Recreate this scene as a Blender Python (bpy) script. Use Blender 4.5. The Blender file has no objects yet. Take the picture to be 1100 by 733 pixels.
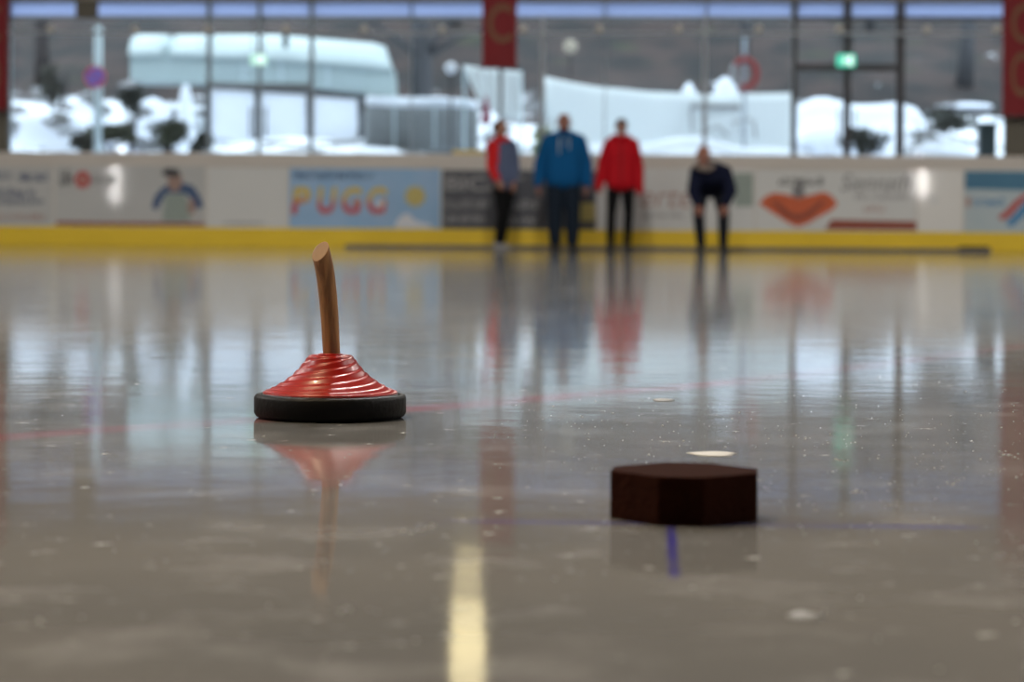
import bpy, bmesh, math, random
from mathutils import Vector, Matrix, Euler
random.seed(7)
PI = math.pi
COL = bpy.context.scene.collection
SC = bpy.context.scene

# ------------------------------------------------------------------ camera
F = 2600.0; HC = 0.346; HY = 240.0; CX = 550.0; ROLL = 0.0064
cam_d = bpy.data.cameras.new('camera'); cam = bpy.data.objects.new('camera', cam_d); COL.objects.link(cam)
cam_d.sensor_width = 36.0; cam_d.lens = 36.0 * F / 1100.0
cam_d.shift_y = -(366.5 - HY) / 1100.0
cam.matrix_world = Matrix.Translation((0, 0, HC)) @ Matrix.Rotation(PI / 2, 4, 'X') @ Matrix.Rotation(ROLL, 4, 'Z')
cam_d.dof.use_dof = True; cam_d.dof.focus_distance = 4.25; cam_d.dof.aperture_fstop = 4.4
cam_d.clip_end = 400
SC.camera = cam

def uv(px, py):
    u = px - CX; v = py - HY
    return u + ROLL * v, v - ROLL * u
def at(px, py, D):
    u, v = uv(px, py)
    return Vector((u * D / F, D, HC - v * D / F))
def ground(px, py):
    u, v = uv(px, py)
    return at(px, py, F * HC / v)

# the far side of the rink is a wall slightly turned to the camera
YAW = -math.atan(0.064); W0 = 33.55
WM = Matrix.Translation((0, W0, 0)) @ Matrix.Rotation(YAW, 4, 'Z')
def wl(px, py, n=0.0):
    """pixel -> (s, z) on the wall plane offset n (towards outside)"""
    u, v = uv(px, py)
    Y = (W0 + n) / (1 + 0.064 * u / F)
    return (u * Y / F / math.cos(YAW), HC - v * Y / F)

# ------------------------------------------------------------------ materials
def nt(name):
    m = bpy.data.materials.new(name); m.use_nodes = True
    t = m.node_tree; t.nodes.clear()
    out = t.nodes.new('ShaderNodeOutputMaterial')
    return m, t, out
def N(t, typ, **kw):
    n = t.nodes.new(typ)
    for k, v in kw.items():
        if k.startswith('i_'):
            n.inputs[k[2:].replace('_', ' ')].default_value = v
        else: setattr(n, k, v)
    return n
def mth(t, op, a, b=None, c=None, clamp=False):
    n = t.nodes.new('ShaderNodeMath'); n.operation = op; n.use_clamp = clamp
    for i, x in enumerate((a, b, c)):
        if x is None: continue
        if isinstance(x, (int, float)): n.inputs[i].default_value = x
        else: t.links.new(x, n.inputs[i])
    return n.outputs[0]
def mixc(t, fac, a, b):
    n = t.nodes.new('ShaderNodeMix'); n.data_type = 'RGBA'
    if isinstance(fac, (int, float)): n.inputs[0].default_value = fac
    else: t.links.new(fac, n.inputs[0])
    for idx, x in ((6, a), (7, b)):
        if isinstance(x, tuple): n.inputs[idx].default_value = (x[0], x[1], x[2], 1)
        else: t.links.new(x, n.inputs[idx])
    return n.outputs[2]
def noise(t, vec, scale, detail=3, rough=0.5):
    n = t.nodes.new('ShaderNodeTexNoise'); n.inputs['Scale'].default_value = scale
    n.inputs['Detail'].default_value = detail; n.inputs['Roughness'].default_value = rough
    if vec is not None: t.links.new(vec, n.inputs['Vector'])
    return n.outputs['Fac']
def ramp(t, fac, lo, hi):
    n = t.nodes.new('ShaderNodeMapRange'); n.interpolation_type = 'SMOOTHSTEP'
    t.links.new(fac, n.inputs[0]); n.inputs[1].default_value = lo; n.inputs[2].default_value = hi
    return n.outputs[0]
def mapping(t, vec, scale=(1, 1, 1), rot=(0, 0, 0)):
    n = t.nodes.new('ShaderNodeMapping'); t.links.new(vec, n.inputs[0])
    n.inputs['Scale'].default_value = scale; n.inputs['Rotation'].default_value = rot
    return n.outputs[0]

def mat(name, c1, c2=None, rough=0.6, scale=8, bump=0.0, bscale=60, stretch=(1, 1, 1), metal=0.0, spec=0.5, coat=0.0):
    m, t, out = nt(name)
    co = N(t, 'ShaderNodeTexCoord').outputs['Object']
    vec = mapping(t, co, stretch)
    b = N(t, 'ShaderNodeBsdfPrincipled')
    if c2 is None: c2 = tuple(x * 0.85 for x in c1)
    t.links.new(mixc(t, noise(t, vec, scale, 4), c1, c2), b.inputs['Base Color'])
    b.inputs['Roughness'].default_value = rough; b.inputs['Metallic'].default_value = metal
    b.inputs['Specular IOR Level'].default_value = spec; b.inputs['Coat Weight'].default_value = coat; b.inputs['Coat Roughness'].default_value = 0.045
    if bump:
        bp = N(t, 'ShaderNodeBump'); bp.inputs['Strength'].default_value = bump; bp.inputs['Distance'].default_value = 0.01
        t.links.new(noise(t, vec, bscale, 4), bp.inputs['Height']); t.links.new(bp.outputs[0], b.inputs['Normal'])
    t.links.new(b.outputs[0], out.inputs[0])
    return m
def emit(name, c, s):
    m, t, out = nt(name)
    co = N(t, 'ShaderNodeTexCoord').outputs['Object']
    e = N(t, 'ShaderNodeEmission'); e.inputs[1].default_value = s
    t.links.new(mixc(t, noise(t, co, 5), c, tuple(x * 0.95 for x in c)), e.inputs[0])
    t.links.new(e.outputs[0], out.inputs[0]); return m
def glass_mat(name, tint=(0.93, 0.97, 0.97), fac_scale=1.0):
    m, t, out = nt(name)
    tr = N(t, 'ShaderNodeBsdfTransparent'); tr.inputs[0].default_value = (*tint, 1)
    gl = N(t, 'ShaderNodeBsdfGlossy'); gl.inputs['Roughness'].default_value = 0.03
    fr = N(t, 'ShaderNodeFresnel'); fr.inputs[0].default_value = 1.45
    mx = N(t, 'ShaderNodeMixShader'); t.links.new(mth(t, 'MULTIPLY', fr.outputs[0], fac_scale), mx.inputs[0])
    t.links.new(tr.outputs[0], mx.inputs[1]); t.links.new(gl.outputs[0], mx.inputs[2])
    t.links.new(mx.outputs[0], out.inputs[0]); return m
def frosted_mat(name, c):
    m, t, out = nt(name)
    co = N(t, 'ShaderNodeTexCoord').outputs['Object']
    tr = N(t, 'ShaderNodeBsdfTranslucent')
    t.links.new(mixc(t, noise(t, co, 0.7), c, tuple(x * 0.94 for x in c)), tr.inputs[0])
    t.links.new(tr.outputs[0], out.inputs[0]); return m

def ice_mat():
    m, t, out = nt('rink_ice')
    co = N(t, 'ShaderNodeTexCoord').outputs['Object']
    sep = N(t, 'ShaderNodeSeparateXYZ'); t.links.new(co, sep.inputs[0]); X, Y = sep.outputs[0], sep.outputs[1]
    n1 = noise(t, co, 0.9, 4); n2 = noise(t, co, 5, 5, 0.6); n3 = noise(t, co, 26, 4, 0.6)
    base = mixc(t, ramp(t, n1, 0.35, 0.65), ICE_A, ICE_B)
    base = mixc(t, mth(t, 'MULTIPLY', ramp(t, n2, 0.48, 0.72), 0.4), base, (0.46, 0.46, 0.47))
    frost = ramp(t, n3, 0.62, 0.76)
    base = mixc(t, mth(t, 'MULTIPLY', frost, 0.55), base, (0.8, 0.8, 0.8))
    # thin scratches left by the stocks
    sv = mapping(t, co, (3.0, 40.0, 1), (0, 0, 0.5))
    scr = ramp(t, noise(t, sv, 2.2, 5, 0.7), 0.63, 0.72)
    base = mixc(t, mth(t, 'MULTIPLY', scr, 0.18), base, (0.72, 0.73, 0.75))
    def line(p0, p1, w, c, k, soft, base):
        d = (Vector(p1[:2]) - Vector(p0[:2])); L = d.length; d.normalize()
        nx, ny = -d.y, d.x
        wob = mth(t, 'MULTIPLY', mth(t, 'SUBTRACT', noise(t, co, 2.3), 0.5), min(w, 0.04))
        dist = mth(t, 'ABSOLUTE', mth(t, 'ADD', wob, mth(t, 'ADD', mth(t, 'MULTIPLY', X, nx), mth(t, 'MULTIPLY_ADD', Y, ny, -(p0[0] * nx + p0[1] * ny)))))
        al = mth(t, 'ADD', mth(t, 'MULTIPLY', X, d.x), mth(t, 'MULTIPLY_ADD', Y, d.y, -(p0[0] * d.x + p0[1] * d.y)))
        a = mth(t, 'SUBTRACT', 1.0, ramp(t, dist, w * (1 - soft), w * (1 + soft)))
        e = mth(t, 'MULTIPLY', ramp(t, al, -0.05, 0.02), mth(t, 'SUBTRACT', 1.0, ramp(t, al, L - 0.02, L + 0.05)))
        f = mth(t, 'MULTIPLY', mth(t, 'MULTIPLY', a, e), mth(t, 'MULTIPLY_ADD', ramp(t, n2, 0.3, 0.6), 0.5, 0.5))
        return mixc(t, mth(t, 'MULTIPLY', f, k), base, c)
    base = line(ground(-60, 474), ground(440, 440), 0.05, (0.42, 0.05, 0.08), 0.38, 0.5, base)
    base = line(ground(440, 440), ground(790, 411), 0.05, (0.45, 0.05, 0.08), 0.55, 0.5, base)
    base = line(ground(790, 411), ground(1130, 368), 0.05, (0.45, 0.05, 0.08), 0.28, 0.5, base)
    base = line(ground(500, 560), ground(1035, 567), 0.012, (0.05, 0.06, 0.42), 0.6, 0.6, base)
    base = line(ground(720, 545), ground(724, 617), 0.0052, (0.045, 0.035, 0.34), 0.85, 0.6, base)
    b = N(t, 'ShaderNodeBsdfPrincipled')
    t.links.new(base, b.inputs['Base Color'])
    b.inputs['IOR'].default_value = 1.31
    r = mth(t, 'MULTIPLY_ADD', n2, 0.03, ICE_R)
    r = mth(t, 'ADD', r, mth(t, 'MULTIPLY', frost, 0.25))
    t.links.new(r, b.inputs['Roughness'])
    bp = N(t, 'ShaderNodeBump'); bp.inputs['Strength'].default_value = 0.09; bp.inputs['Distance'].default_value = 0.0028
    h = mth(t, 'ADD', mth(t, 'MULTIPLY', noise(t, mapping(t, co, (1, 1, 1)), 7, 3), 1.0), mth(t, 'MULTIPLY', noise(t, co, 45, 3), 0.12))
    h = mth(t, 'ADD', h, mth(t, 'MULTIPLY', noise(t, co, 3.0, 2), 3.0))
    t.links.new(h, bp.inputs['Height']); t.links.new(bp.outputs[0], b.inputs['Normal'])
    t.links.new(b.outputs[0], out.inputs[0]); return m
ICE_A = (0.218, 0.213, 0.207); ICE_B = (0.172, 0.173, 0.175); ICE_R = 0.055

M = {}
M['ice'] = ice_mat()
M['wall'] = mat('warm_grey_cladding', (0.30, 0.26, 0.22), (0.24, 0.21, 0.18), 0.7, 1.5, stretch=(1, 1, 6))
M['ceiling'] = mat('timber_ceiling', (0.34, 0.28, 0.22), (0.26, 0.21, 0.16), 0.7, 2, stretch=(6, 1, 1))
M['board'] = mat('white_rink_board', (0.70, 0.70, 0.67), (0.63, 0.63, 0.60), 0.32, 3, coat=1.0)
M['cap'] = mat('beige_cap_rail', (0.60, 0.555, 0.51), (0.54, 0.50, 0.46), 0.45, 3)
M['yellow'] = mat('yellow_kick_plate', (0.86, 0.60, 0.03), (0.74, 0.50, 0.02), 0.4, 2, stretch=(1, 1, 3))
M['mat_grey'] = mat('grey_rubber_mat', (0.20, 0.18, 0.155), (0.14, 0.125, 0.11), 0.8, 6, 0.3)
M['frame_dark'] = mat('dark_window_frame', (0.045, 0.045, 0.055), (0.03, 0.03, 0.035), 0.45, 4)
M['frame_blue'] = mat('grey_blue_frame', (0.24, 0.29, 0.33), (0.19, 0.23, 0.26), 0.4, 4)
M['tube'] = mat('pale_blue_grey_tube', (0.46, 0.50, 0.55), (0.38, 0.42, 0.47), 0.35, 5)
M['clamp'] = mat('pale_clamp', (0.75, 0.72, 0.66), (0.62, 0.60, 0.55), 0.4, 9)
M['glass'] = glass_mat('window_glass')
M['frost'] = frosted_mat('frosted_transom', (0.70, 0.78, 0.97))
M['banner'] = mat('dark_red_banner', (0.24, 0.006, 0.012), (0.17, 0.005, 0.01), 0.7, 3)
M['banner_gold'] = mat('banner_gold_letter', (0.22, 0.09, 0.04), (0.17, 0.07, 0.03), 0.6, 6)
M['column'] = mat('grey_brown_column', (0.13, 0.12, 0.095), (0.10, 0.09, 0.07), 0.7, 4)
M['snow'] = mat('snow', (0.90, 0.93, 1.0), (0.78, 0.83, 0.93), 0.8, 3, 0.4, 14)
M['reflection_white'] = mat('white_tarpaulin', (0.86, 0.91, 0.93), (0.80, 0.86, 0.88), 0.5, 1.5)  # white of reflected windows, put into the sheets' own colour
M['roof_white'] = mat('pale_roof', (0.60, 0.68, 0.69), (0.52, 0.61, 0.62), 0.55, 0.8)
M['wall_pale'] = mat('pale_building_wall', (0.42, 0.51, 0.52), (0.36, 0.44, 0.45), 0.6, 1.5, stretch=(1, 1, 5))
M['steel_dark'] = mat('dark_steel', (0.05, 0.055, 0.065), None, 0.5, 5)
M['grey_tarp'] = mat('grey_tarpaulin', (0.26, 0.28, 0.29), (0.16, 0.17, 0.18), 0.6, 4, stretch=(1, 1, 3), bump=0.4, bscale=9)
M['bark'] = mat('tree_bark', (0.045, 0.036, 0.038), (0.02, 0.017, 0.018), 0.9, 6, 0.6, 20, stretch=(1, 1, 0.3))
M['bark_pale'] = mat('pale_tree_bark', (0.085, 0.085, 0.095), (0.05, 0.05, 0.055), 0.9, 6, 0.6, 20, stretch=(1, 1, 0.3))
M['leaf'] = mat('dull_green_leaves', (0.06, 0.065, 0.035), (0.035, 0.04, 0.022), 0.8, 9)
M['leaf_yellow'] = mat('yellow_green_leaves', (0.26, 0.30, 0.10), (0.15, 0.18, 0.06), 0.8, 9)
M['leaf_dark'] = mat('dark_evergreen_leaves', (0.05, 0.052, 0.042), (0.025, 0.028, 0.022), 0.8, 9)
M['rubber'] = mat('black_rubber_ring', (0.008, 0.0075, 0.008), (0.005, 0.005, 0.0055), 0.5, 30, 0.15, 90, spec=0.15)
M['stock_red'] = mat('glossy_red_plastic', (0.44, 0.006, 0.002), (0.33, 0.005, 0.0015), 0.34, 12, coat=0.15)
M['puck'] = mat('dark_brown_rubber', (0.038, 0.010, 0.005), (0.020, 0.006, 0.003), 0.9, 40, 0.5, 140, spec=0.04)
M['skin'] = mat('skin', (0.44, 0.23, 0.165), (0.37, 0.19, 0.135), 0.55, 12, spec=0.25)
M['skin_b'] = mat('ruddy_skin', (0.36, 0.165, 0.12), (0.30, 0.135, 0.10), 0.55, 12, spec=0.25)
M['lip'] = mat('lips', (0.38, 0.11, 0.10), None, 0.45)
M['eye'] = mat('eye_white', (0.75, 0.74, 0.72), None, 0.2)
M['iris'] = mat('dark_iris', (0.03, 0.02, 0.015), None, 0.2)
M['hair_dark'] = mat('dark_hair', (0.022, 0.015, 0.012), (0.012, 0.009, 0.008), 0.5, 40, 0.5, 120, stretch=(4, 4, 1), spec=0.1)
M['hair_brown'] = mat('brown_hair', (0.05, 0.028, 0.018), (0.03, 0.018, 0.012), 0.5, 40, 0.5, 120, stretch=(4, 4, 1), spec=0.1)
M['hair_grey'] = mat('grey_brown_hair', (0.12, 0.085, 0.065), (0.08, 0.06, 0.05), 0.6, 40, 0.5, 120, spec=0.1)
M['blue_hoodie'] = mat('blue_hoodie_fleece', (0.005, 0.09, 0.25), (0.004, 0.07, 0.20), 0.85, 10, 0.3, 60, spec=0.12)
M['blue_jeans'] = mat('dark_blue_jeans', (0.014, 0.022, 0.036), (0.009, 0.015, 0.025), 0.85, 14, 0.3, 80, spec=0.12)
M['navy'] = mat('navy_sweater', (0.010, 0.013, 0.035), (0.007, 0.009, 0.024), 0.85, 14, 0.3, 80, spec=0.12)
M['jeans_black'] = mat('dark_grey_trousers', (0.018, 0.02, 0.028), (0.012, 0.013, 0.018), 0.85, 14, 0.3, 80, spec=0.12)
M['black_cloth'] = mat('black_tights', (0.007, 0.007, 0.008), None, 0.85, 14, 0.2, 80, spec=0.12)
M['red_jacket'] = mat('red_jacket', (0.48, 0.006, 0.014), (0.38, 0.005, 0.012), 0.7, 8, 0.3, 30, spec=0.12)
M['red_bright'] = mat('bright_red_sleeve', (0.62, 0.02, 0.022), (0.50, 0.016, 0.018), 0.7, 8, 0.3, 30, spec=0.12)
M['slate'] = mat('slate_blue_jacket', (0.10, 0.125, 0.21), (0.075, 0.095, 0.165), 0.75, 8, 0.3, 30, spec=0.12)
M['shoe_grey'] = mat('light_grey_shoe', (0.40, 0.39, 0.38), None, 0.6)
M['shoe_dark'] = mat('dark_shoe', (0.02, 0.022, 0.026), None, 0.5)
M['cord_pale'] = mat('pale_drawstring', (0.55, 0.62, 0.62), None, 0.7)
M['beige_cloth'] = mat('beige_collar', (0.26, 0.21, 0.18), (0.20, 0.16, 0.14), 0.8, 30, 0.3, 90)
M['ad_white'] = mat('advert_white', (0.68, 0.69, 0.68), (0.62, 0.63, 0.63), 0.30, 2, coat=1.0)
M['ad_bright'] = mat('advert_bright_white', (0.80, 0.79, 0.76), (0.74, 0.73, 0.71), 0.25, 2, coat=1.0)
M['ad_grey'] = mat('advert_light_grey', (0.52, 0.53, 0.53), (0.46, 0.47, 0.47), 0.28, 2, coat=1.0)
M['ad_blue'] = mat('advert_sky_blue', (0.22, 0.42, 0.66), (0.38, 0.52, 0.72), 0.3, 3)
M['ad_dark'] = mat('advert_charcoal', (0.085, 0.09, 0.11), (0.07, 0.075, 0.09), 0.35, 4)
M['ad_teal'] = mat('advert_teal_blue', (0.05, 0.16, 0.27), (0.08, 0.22, 0.34), 0.3, 3)
M['ad_pale_blue'] = mat('advert_pale_blue', (0.40, 0.50, 0.55), (0.5, 0.56, 0.58), 0.3, 3)
M['p_navy'] = mat('print_navy', (0.10, 0.13, 0.22), None, 0.35)
M['p_black'] = mat('print_black', (0.05, 0.05, 0.055), None, 0.35)
M['p_grey'] = mat('print_grey', (0.22, 0.22, 0.23), None, 0.35)
M['p_red'] = mat('print_red', (0.50, 0.07, 0.06), None, 0.35)
M['p_pink'] = mat('print_dull_pink', (0.46, 0.30, 0.27), None, 0.35)
M['p_orange'] = mat('print_orange', (0.62, 0.13, 0.045), (0.52, 0.10, 0.04), 0.35)
M['p_rust'] = mat('print_rust', (0.30, 0.075, 0.045), None, 0.35)
M['p_yellow'] = mat('print_yellow', (0.55, 0.46, 0.16), None, 0.35)
M['p_lightgrey'] = mat('print_light_grey', (0.34, 0.34, 0.35), (0.28, 0.28, 0.29), 0.35)
M['p_white'] = mat('print_white', (0.74, 0.76, 0.82), None, 0.35)
M['p_skin'] = mat('print_skin', (0.36, 0.24, 0.20), None, 0.35)
M['p_blue'] = mat('print_deep_blue', (0.05, 0.10, 0.22), None, 0.35)
M['p_green'] = mat('print_grey_green', (0.30, 0.36, 0.33), None, 0.35)
M['p_brightblue'] = mat('print_bright_blue', (0.06, 0.25, 0.50), None, 0.35)
M['exit_green'] = emit('exit_sign_green', (0.10, 0.75, 0.50), 1.1)
M['exit_white'] = emit('exit_sign_white', (0.85, 1.0, 0.95), 1.6)
M['lamp_warm'] = emit('warm_lamp', (1.0, 0.84, 0.46), 3.0)
M['lamp_white'] = emit('white_lamp', (1.0, 0.97, 0.92), 55.0)
M['lamp_soft'] = emit('soft_white_lamp', (1.0, 0.97, 0.94), 32.0)
M['lamp_ceiling'] = emit('ceiling_lamp_lens', (1.0, 0.90, 0.70), 12.0)
M['lamp_case'] = mat('lamp_case', (0.10, 0.10, 0.11), None, 0.4, metal=0.5)
M['sign_red'] = mat('sign_red_border', (0.70, 0.12, 0.24), None, 0.4)
M['sign_blue'] = mat('sign_blue_field', (0.22, 0.22, 0.75), None, 0.4)
M['galv'] = mat('galvanised_steel', (0.58, 0.68, 0.72), (0.50, 0.60, 0.64), 0.45, 8, metal=0.1)
M['ring_red'] = mat('lifebuoy_red', (0.26, 0.014, 0.012), None, 0.5)
M['ring_white'] = mat('lifebuoy_grey', (0.30, 0.29, 0.30), None, 0.5)
M['tan'] = mat('tan_wall', (0.42, 0.36, 0.28), (0.36, 0.31, 0.24), 0.7)
M['parasol'] = mat('dark_red_parasol', (0.28, 0.04, 0.08), None, 0.8)
M['plank_yellow'] = mat('pale_yellow_plank', (0.75, 0.58, 0.16), None, 0.5)
M['bin'] = mat('dark_green_bin', (0.02, 0.035, 0.04), None, 0.5)
M['crumb'] = mat('ice_crumbs', (0.85, 0.87, 0.88), (0.7, 0.72, 0.74), 0.25, 60)
M['patch'] = mat('frost_patch', (0.62, 0.60, 0.57), (0.5, 0.49, 0.47), 0.6, 30)

def gradient_mat(name, top, bot, z0, z1):
    m, t, out = nt(name)
    co = N(t, 'ShaderNodeTexCoord').outputs['Object']
    s = N(t, 'ShaderNodeSeparateXYZ'); t.links.new(co, s.inputs[0])
    b = N(t, 'ShaderNodeBsdfPrincipled'); b.inputs['Roughness'].default_value = 0.35
    t.links.new(mixc(t, ramp(t, s.outputs[2], z0, z1), bot, top), b.inputs['Base Color'])
    t.links.new(b.outputs[0], out.inputs[0]); return m
M['p_pugg'] = gradient_mat('print_yellow_to_red', (0.62, 0.46, 0.08), (0.52, 0.09, 0.09), wl(365, 222)[1], wl(365, 209)[1])

def wood_mat():
    m, t, out = nt('handle_wood')
    co = N(t, 'ShaderNodeTexCoord').outputs['Object']
    v = mapping(t, co, (40, 40, 4))
    b = N(t, 'ShaderNodeBsdfPrincipled'); b.inputs['Roughness'].default_value = 0.42
    c = mixc(t, ramp(t, noise(t, v, 2.0, 5, 0.6), 0.35, 0.65), (0.44, 0.215, 0.08), (0.24, 0.105, 0.036))
    t.links.new(c, b.inputs['Base Color']); t.links.new(b.outputs[0], out.inputs[0]); return m
M['wood'] = wood_mat()
M['wood_end'] = mat('handle_end_grain', (0.42, 0.235, 0.085), (0.32, 0.17, 0.06), 0.55, 60)

def patchy_snow():
    m, t, out = nt('snow_over_leaf_litter')
    co = N(t, 'ShaderNodeNewGeometry').outputs['Position']
    b = N(t, 'ShaderNodeBsdfPrincipled'); b.inputs['Roughness'].default_value = 0.85
    k = ramp(t, noise(t, mapping(t, co, (1, 0.6, 1.5)), 1.9, 5, 0.6), 0.50, 0.58)
    lit = mixc(t, noise(t, co, 6, 3), (0.05, 0.045, 0.045), (0.09, 0.085, 0.07))
    t.links.new(mixc(t, mth(t, 'MULTIPLY', k, 0.9), (0.86, 0.90, 1.0), lit), b.inputs['Base Color'])
    t.links.new(b.outputs[0], out.inputs[0]); return m
M['snow_patchy'] = patchy_snow()
def hill_mat():
    m, t, out = nt('snowy_leaf_litter')
    co = N(t, 'ShaderNodeTexCoord').outputs['Object']
    s = N(t, 'ShaderNodeSeparateXYZ'); t.links.new(co, s.inputs[0])
    n1 = noise(t, co, 0.55, 4, 0.6); n2 = noise(t, mapping(t, co, (1, 1, 0.5)), 1.1, 4)
    brown = mixc(t, ramp(t, n2, 0.35, 0.65), (0.044, 0.026, 0.023), (0.010, 0.009, 0.010))
    brown = mixc(t, mth(t, 'MULTIPLY', ramp(t, noise(t, co, 0.8, 3), 0.6, 0.7), 0.6), brown, (0.03, 0.038, 0.015))
    lim = mth(t, 'ADD', s.outputs[2], mth(t, 'MULTIPLY', mth(t, 'SUBTRACT', n1, 0.5), 3.0))
    snow = mth(t, 'SUBTRACT', 1.0, ramp(t, lim, 2.5, 2.8))
    patch = ramp(t, noise(t, co, 1.1, 3), 0.70, 0.74)
    snow = mth(t, 'MAXIMUM', snow, mth(t, 'MULTIPLY', patch, mth(t, 'SUBTRACT', 1.0, ramp(t, s.outputs[2], 3.5, 6.5))))
    rocks = ramp(t, noise(t, co, 1.3, 4), 0.50, 0.56)
    snow = mth(t, 'MULTIPLY', snow, mth(t, 'SUBTRACT', 1.0, mth(t, 'MULTIPLY', rocks, 0.85)))
    b = N(t, 'ShaderNodeBsdfPrincipled'); b.inputs['Roughness'].default_value = 0.9
    t.links.new(mixc(t, snow, brown, (0.9, 0.93, 1.0)), b.inputs['Base Color'])
    t.links.new(b.outputs[0], out.inputs[0]); return m
M['hill'] = hill_mat()

# ------------------------------------------------------------------ object helpers
def link(name, bm_or_mesh, m=None, parent=None, smooth=False, matrix=None):
    if isinstance(bm_or_mesh, bmesh.types.BMesh):
        me = bpy.data.meshes.new(name)
        bmesh.ops.recalc_face_normals(bm_or_mesh, faces=bm_or_mesh.faces)
        bm_or_mesh.to_mesh(me); bm_or_mesh.free()
    else: me = bm_or_mesh
    if m is not None and len(me.materials) == 0: me.materials.append(m)
    if smooth:
        for p in me.polygons: p.use_smooth = True
    o = bpy.data.objects.new(name, me); COL.objects.link(o)
    if parent is not None: o.parent = parent
    if matrix is not None: o.matrix_world = matrix
    return o
def tag(o, label=None, cat=None, group=None, kind=None):
    if label: o['label'] = label
    if cat: o['category'] = cat
    if group: o['group'] = group
    if kind: o['kind'] = kind
    return o
def empty(name, matrix=Matrix(), **kw):
    o = bpy.data.objects.new(name, None); COL.objects.link(o); o.matrix_world = matrix
    o.empty_display_size = 0.1
    return tag(o, **kw)
def box(bm, x0, x1, y0, y1, z0, z1, bev=0.0, mtx=None):
    r = bmesh.ops.create_cube(bm, size=1.0)
    vs = r['verts']
    for v in vs:
        v.co = Vector(((x0 + x1) / 2 + v.co.x * (x1 - x0), (y0 + y1) / 2 + v.co.y * (y1 - y0), (z0 + z1) / 2 + v.co.z * (z1 - z0)))
    if mtx is not None:
        for v in vs: v.co = mtx @ v.co
    if bev:
        es = list({e for v in vs for e in v.link_edges})
        bmesh.ops.bevel(bm, geom=es, offset=bev, segments=2, affect='EDGES', profile=0.5)
def nb(): return bmesh.new()
def bx(*a, **k):
    bm = nb(); box(bm, *a, **k); return bm
def tube(bm, pts, radii, seg=12, cap=True):
    pts = [Vector(p) for p in pts]
    if not isinstance(radii, (list, tuple)): radii = [radii] * len(pts)
    rings = []; up = None
    for i, p in enumerate(pts):
        d = (pts[min(i + 1, len(pts) - 1)] - pts[max(i - 1, 0)]).normalized()
        if up is None: up = Vector((0, 0, 1)) if abs(d.z) < 0.9 else Vector((1, 0, 0))
        a = d.cross(up).normalized(); b = a.cross(d).normalized(); up = b
        rings.append([bm.verts.new(p + (a * math.cos(2 * PI * k / seg) + b * math.sin(2 * PI * k / seg)) * radii[i]) for k in range(seg)])
    for r0, r1 in zip(rings, rings[1:]):
        for k in range(seg): bm.faces.new((r0[k], r0[(k + 1) % seg], r1[(k + 1) % seg], r1[k]))
    if cap: bm.faces.new(rings[0][::-1]); bm.faces.new(rings[-1])
    return rings
def lathe(bm, prof, seg=64, fn=None):
    rings = []
    for (r, z) in prof:
        rings.append([bm.verts.new((r * math.cos(2 * PI * k / seg), r * math.sin(2 * PI * k / seg), z)) for k in range(seg)])
    for r0, r1 in zip(rings, rings[1:]):
        for k in range(seg): bm.faces.new((r0[k], r0[(k + 1) % seg], r1[(k + 1) % seg], r1[k]))
    bm.faces.new(rings[0][::-1]); bm.faces.new(rings[-1])
def prism(bm, poly, y0, y1):
    """polygon in x,z extruded along y"""
    a = [bm.verts.new((x, y0, z)) for x, z in poly]; b = [bm.verts.new((x, y1, z)) for x, z in poly]
    n = len(poly)
    bm.faces.new(a); bm.faces.new(b[::-1])
    for i in range(n): bm.faces.new((a[i], b[i], b[(i + 1) % n], a[(i + 1) % n]))
def ball(bm, c, r, sub=2, rot=None):
    mt = Matrix.Translation(c)
    if rot is not None: mt = mt @ rot
    if not isinstance(r, (tuple, list)): r = (r, r, r)
    mt = mt @ Matrix.Diagonal((*r, 1))
    return bmesh.ops.create_icosphere(bm, subdivisions=sub, radius=1.0, matrix=mt)['verts']
def text_mesh(s, shear=0.0, bold=0.0):
    cu = bpy.data.curves.new('lettering', 'FONT'); cu.body = s; cu.extrude = 0.02; cu.shear = shear; cu.offset = bold
    o = bpy.data.objects.new('lettering', cu); COL.objects.link(o)
    dg = bpy.context.evaluated_depsgraph_get()
    me = bpy.data.meshes.new_from_object(o.evaluated_get(dg)); 
    bpy.data.objects.remove(o); bpy.data.curves.remove(cu)
    return me
def text_box(name, s, s0, s1, z0, z1, n, m, parent, shear=0.0, bold=0.0, th=0.004):
    me = text_mesh(s, shear, bold)
    xs = [v.co.x for v in me.vertices]; ys = [v.co.y for v in me.vertices]
    ax, bx_ = min(xs), max(xs); ay, by = min(ys), max(ys)
    for v in me.vertices:
        x = s0 + (v.co.x - ax) / (bx_ - ax) * (s1 - s0); z = z0 + (v.co.y - ay) / (by - ay) * (z1 - z0)
        v.co = (x, n - (th if v.co.z > 0 else 0), z)
    o = link(name, me, m, parent); return o

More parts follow.
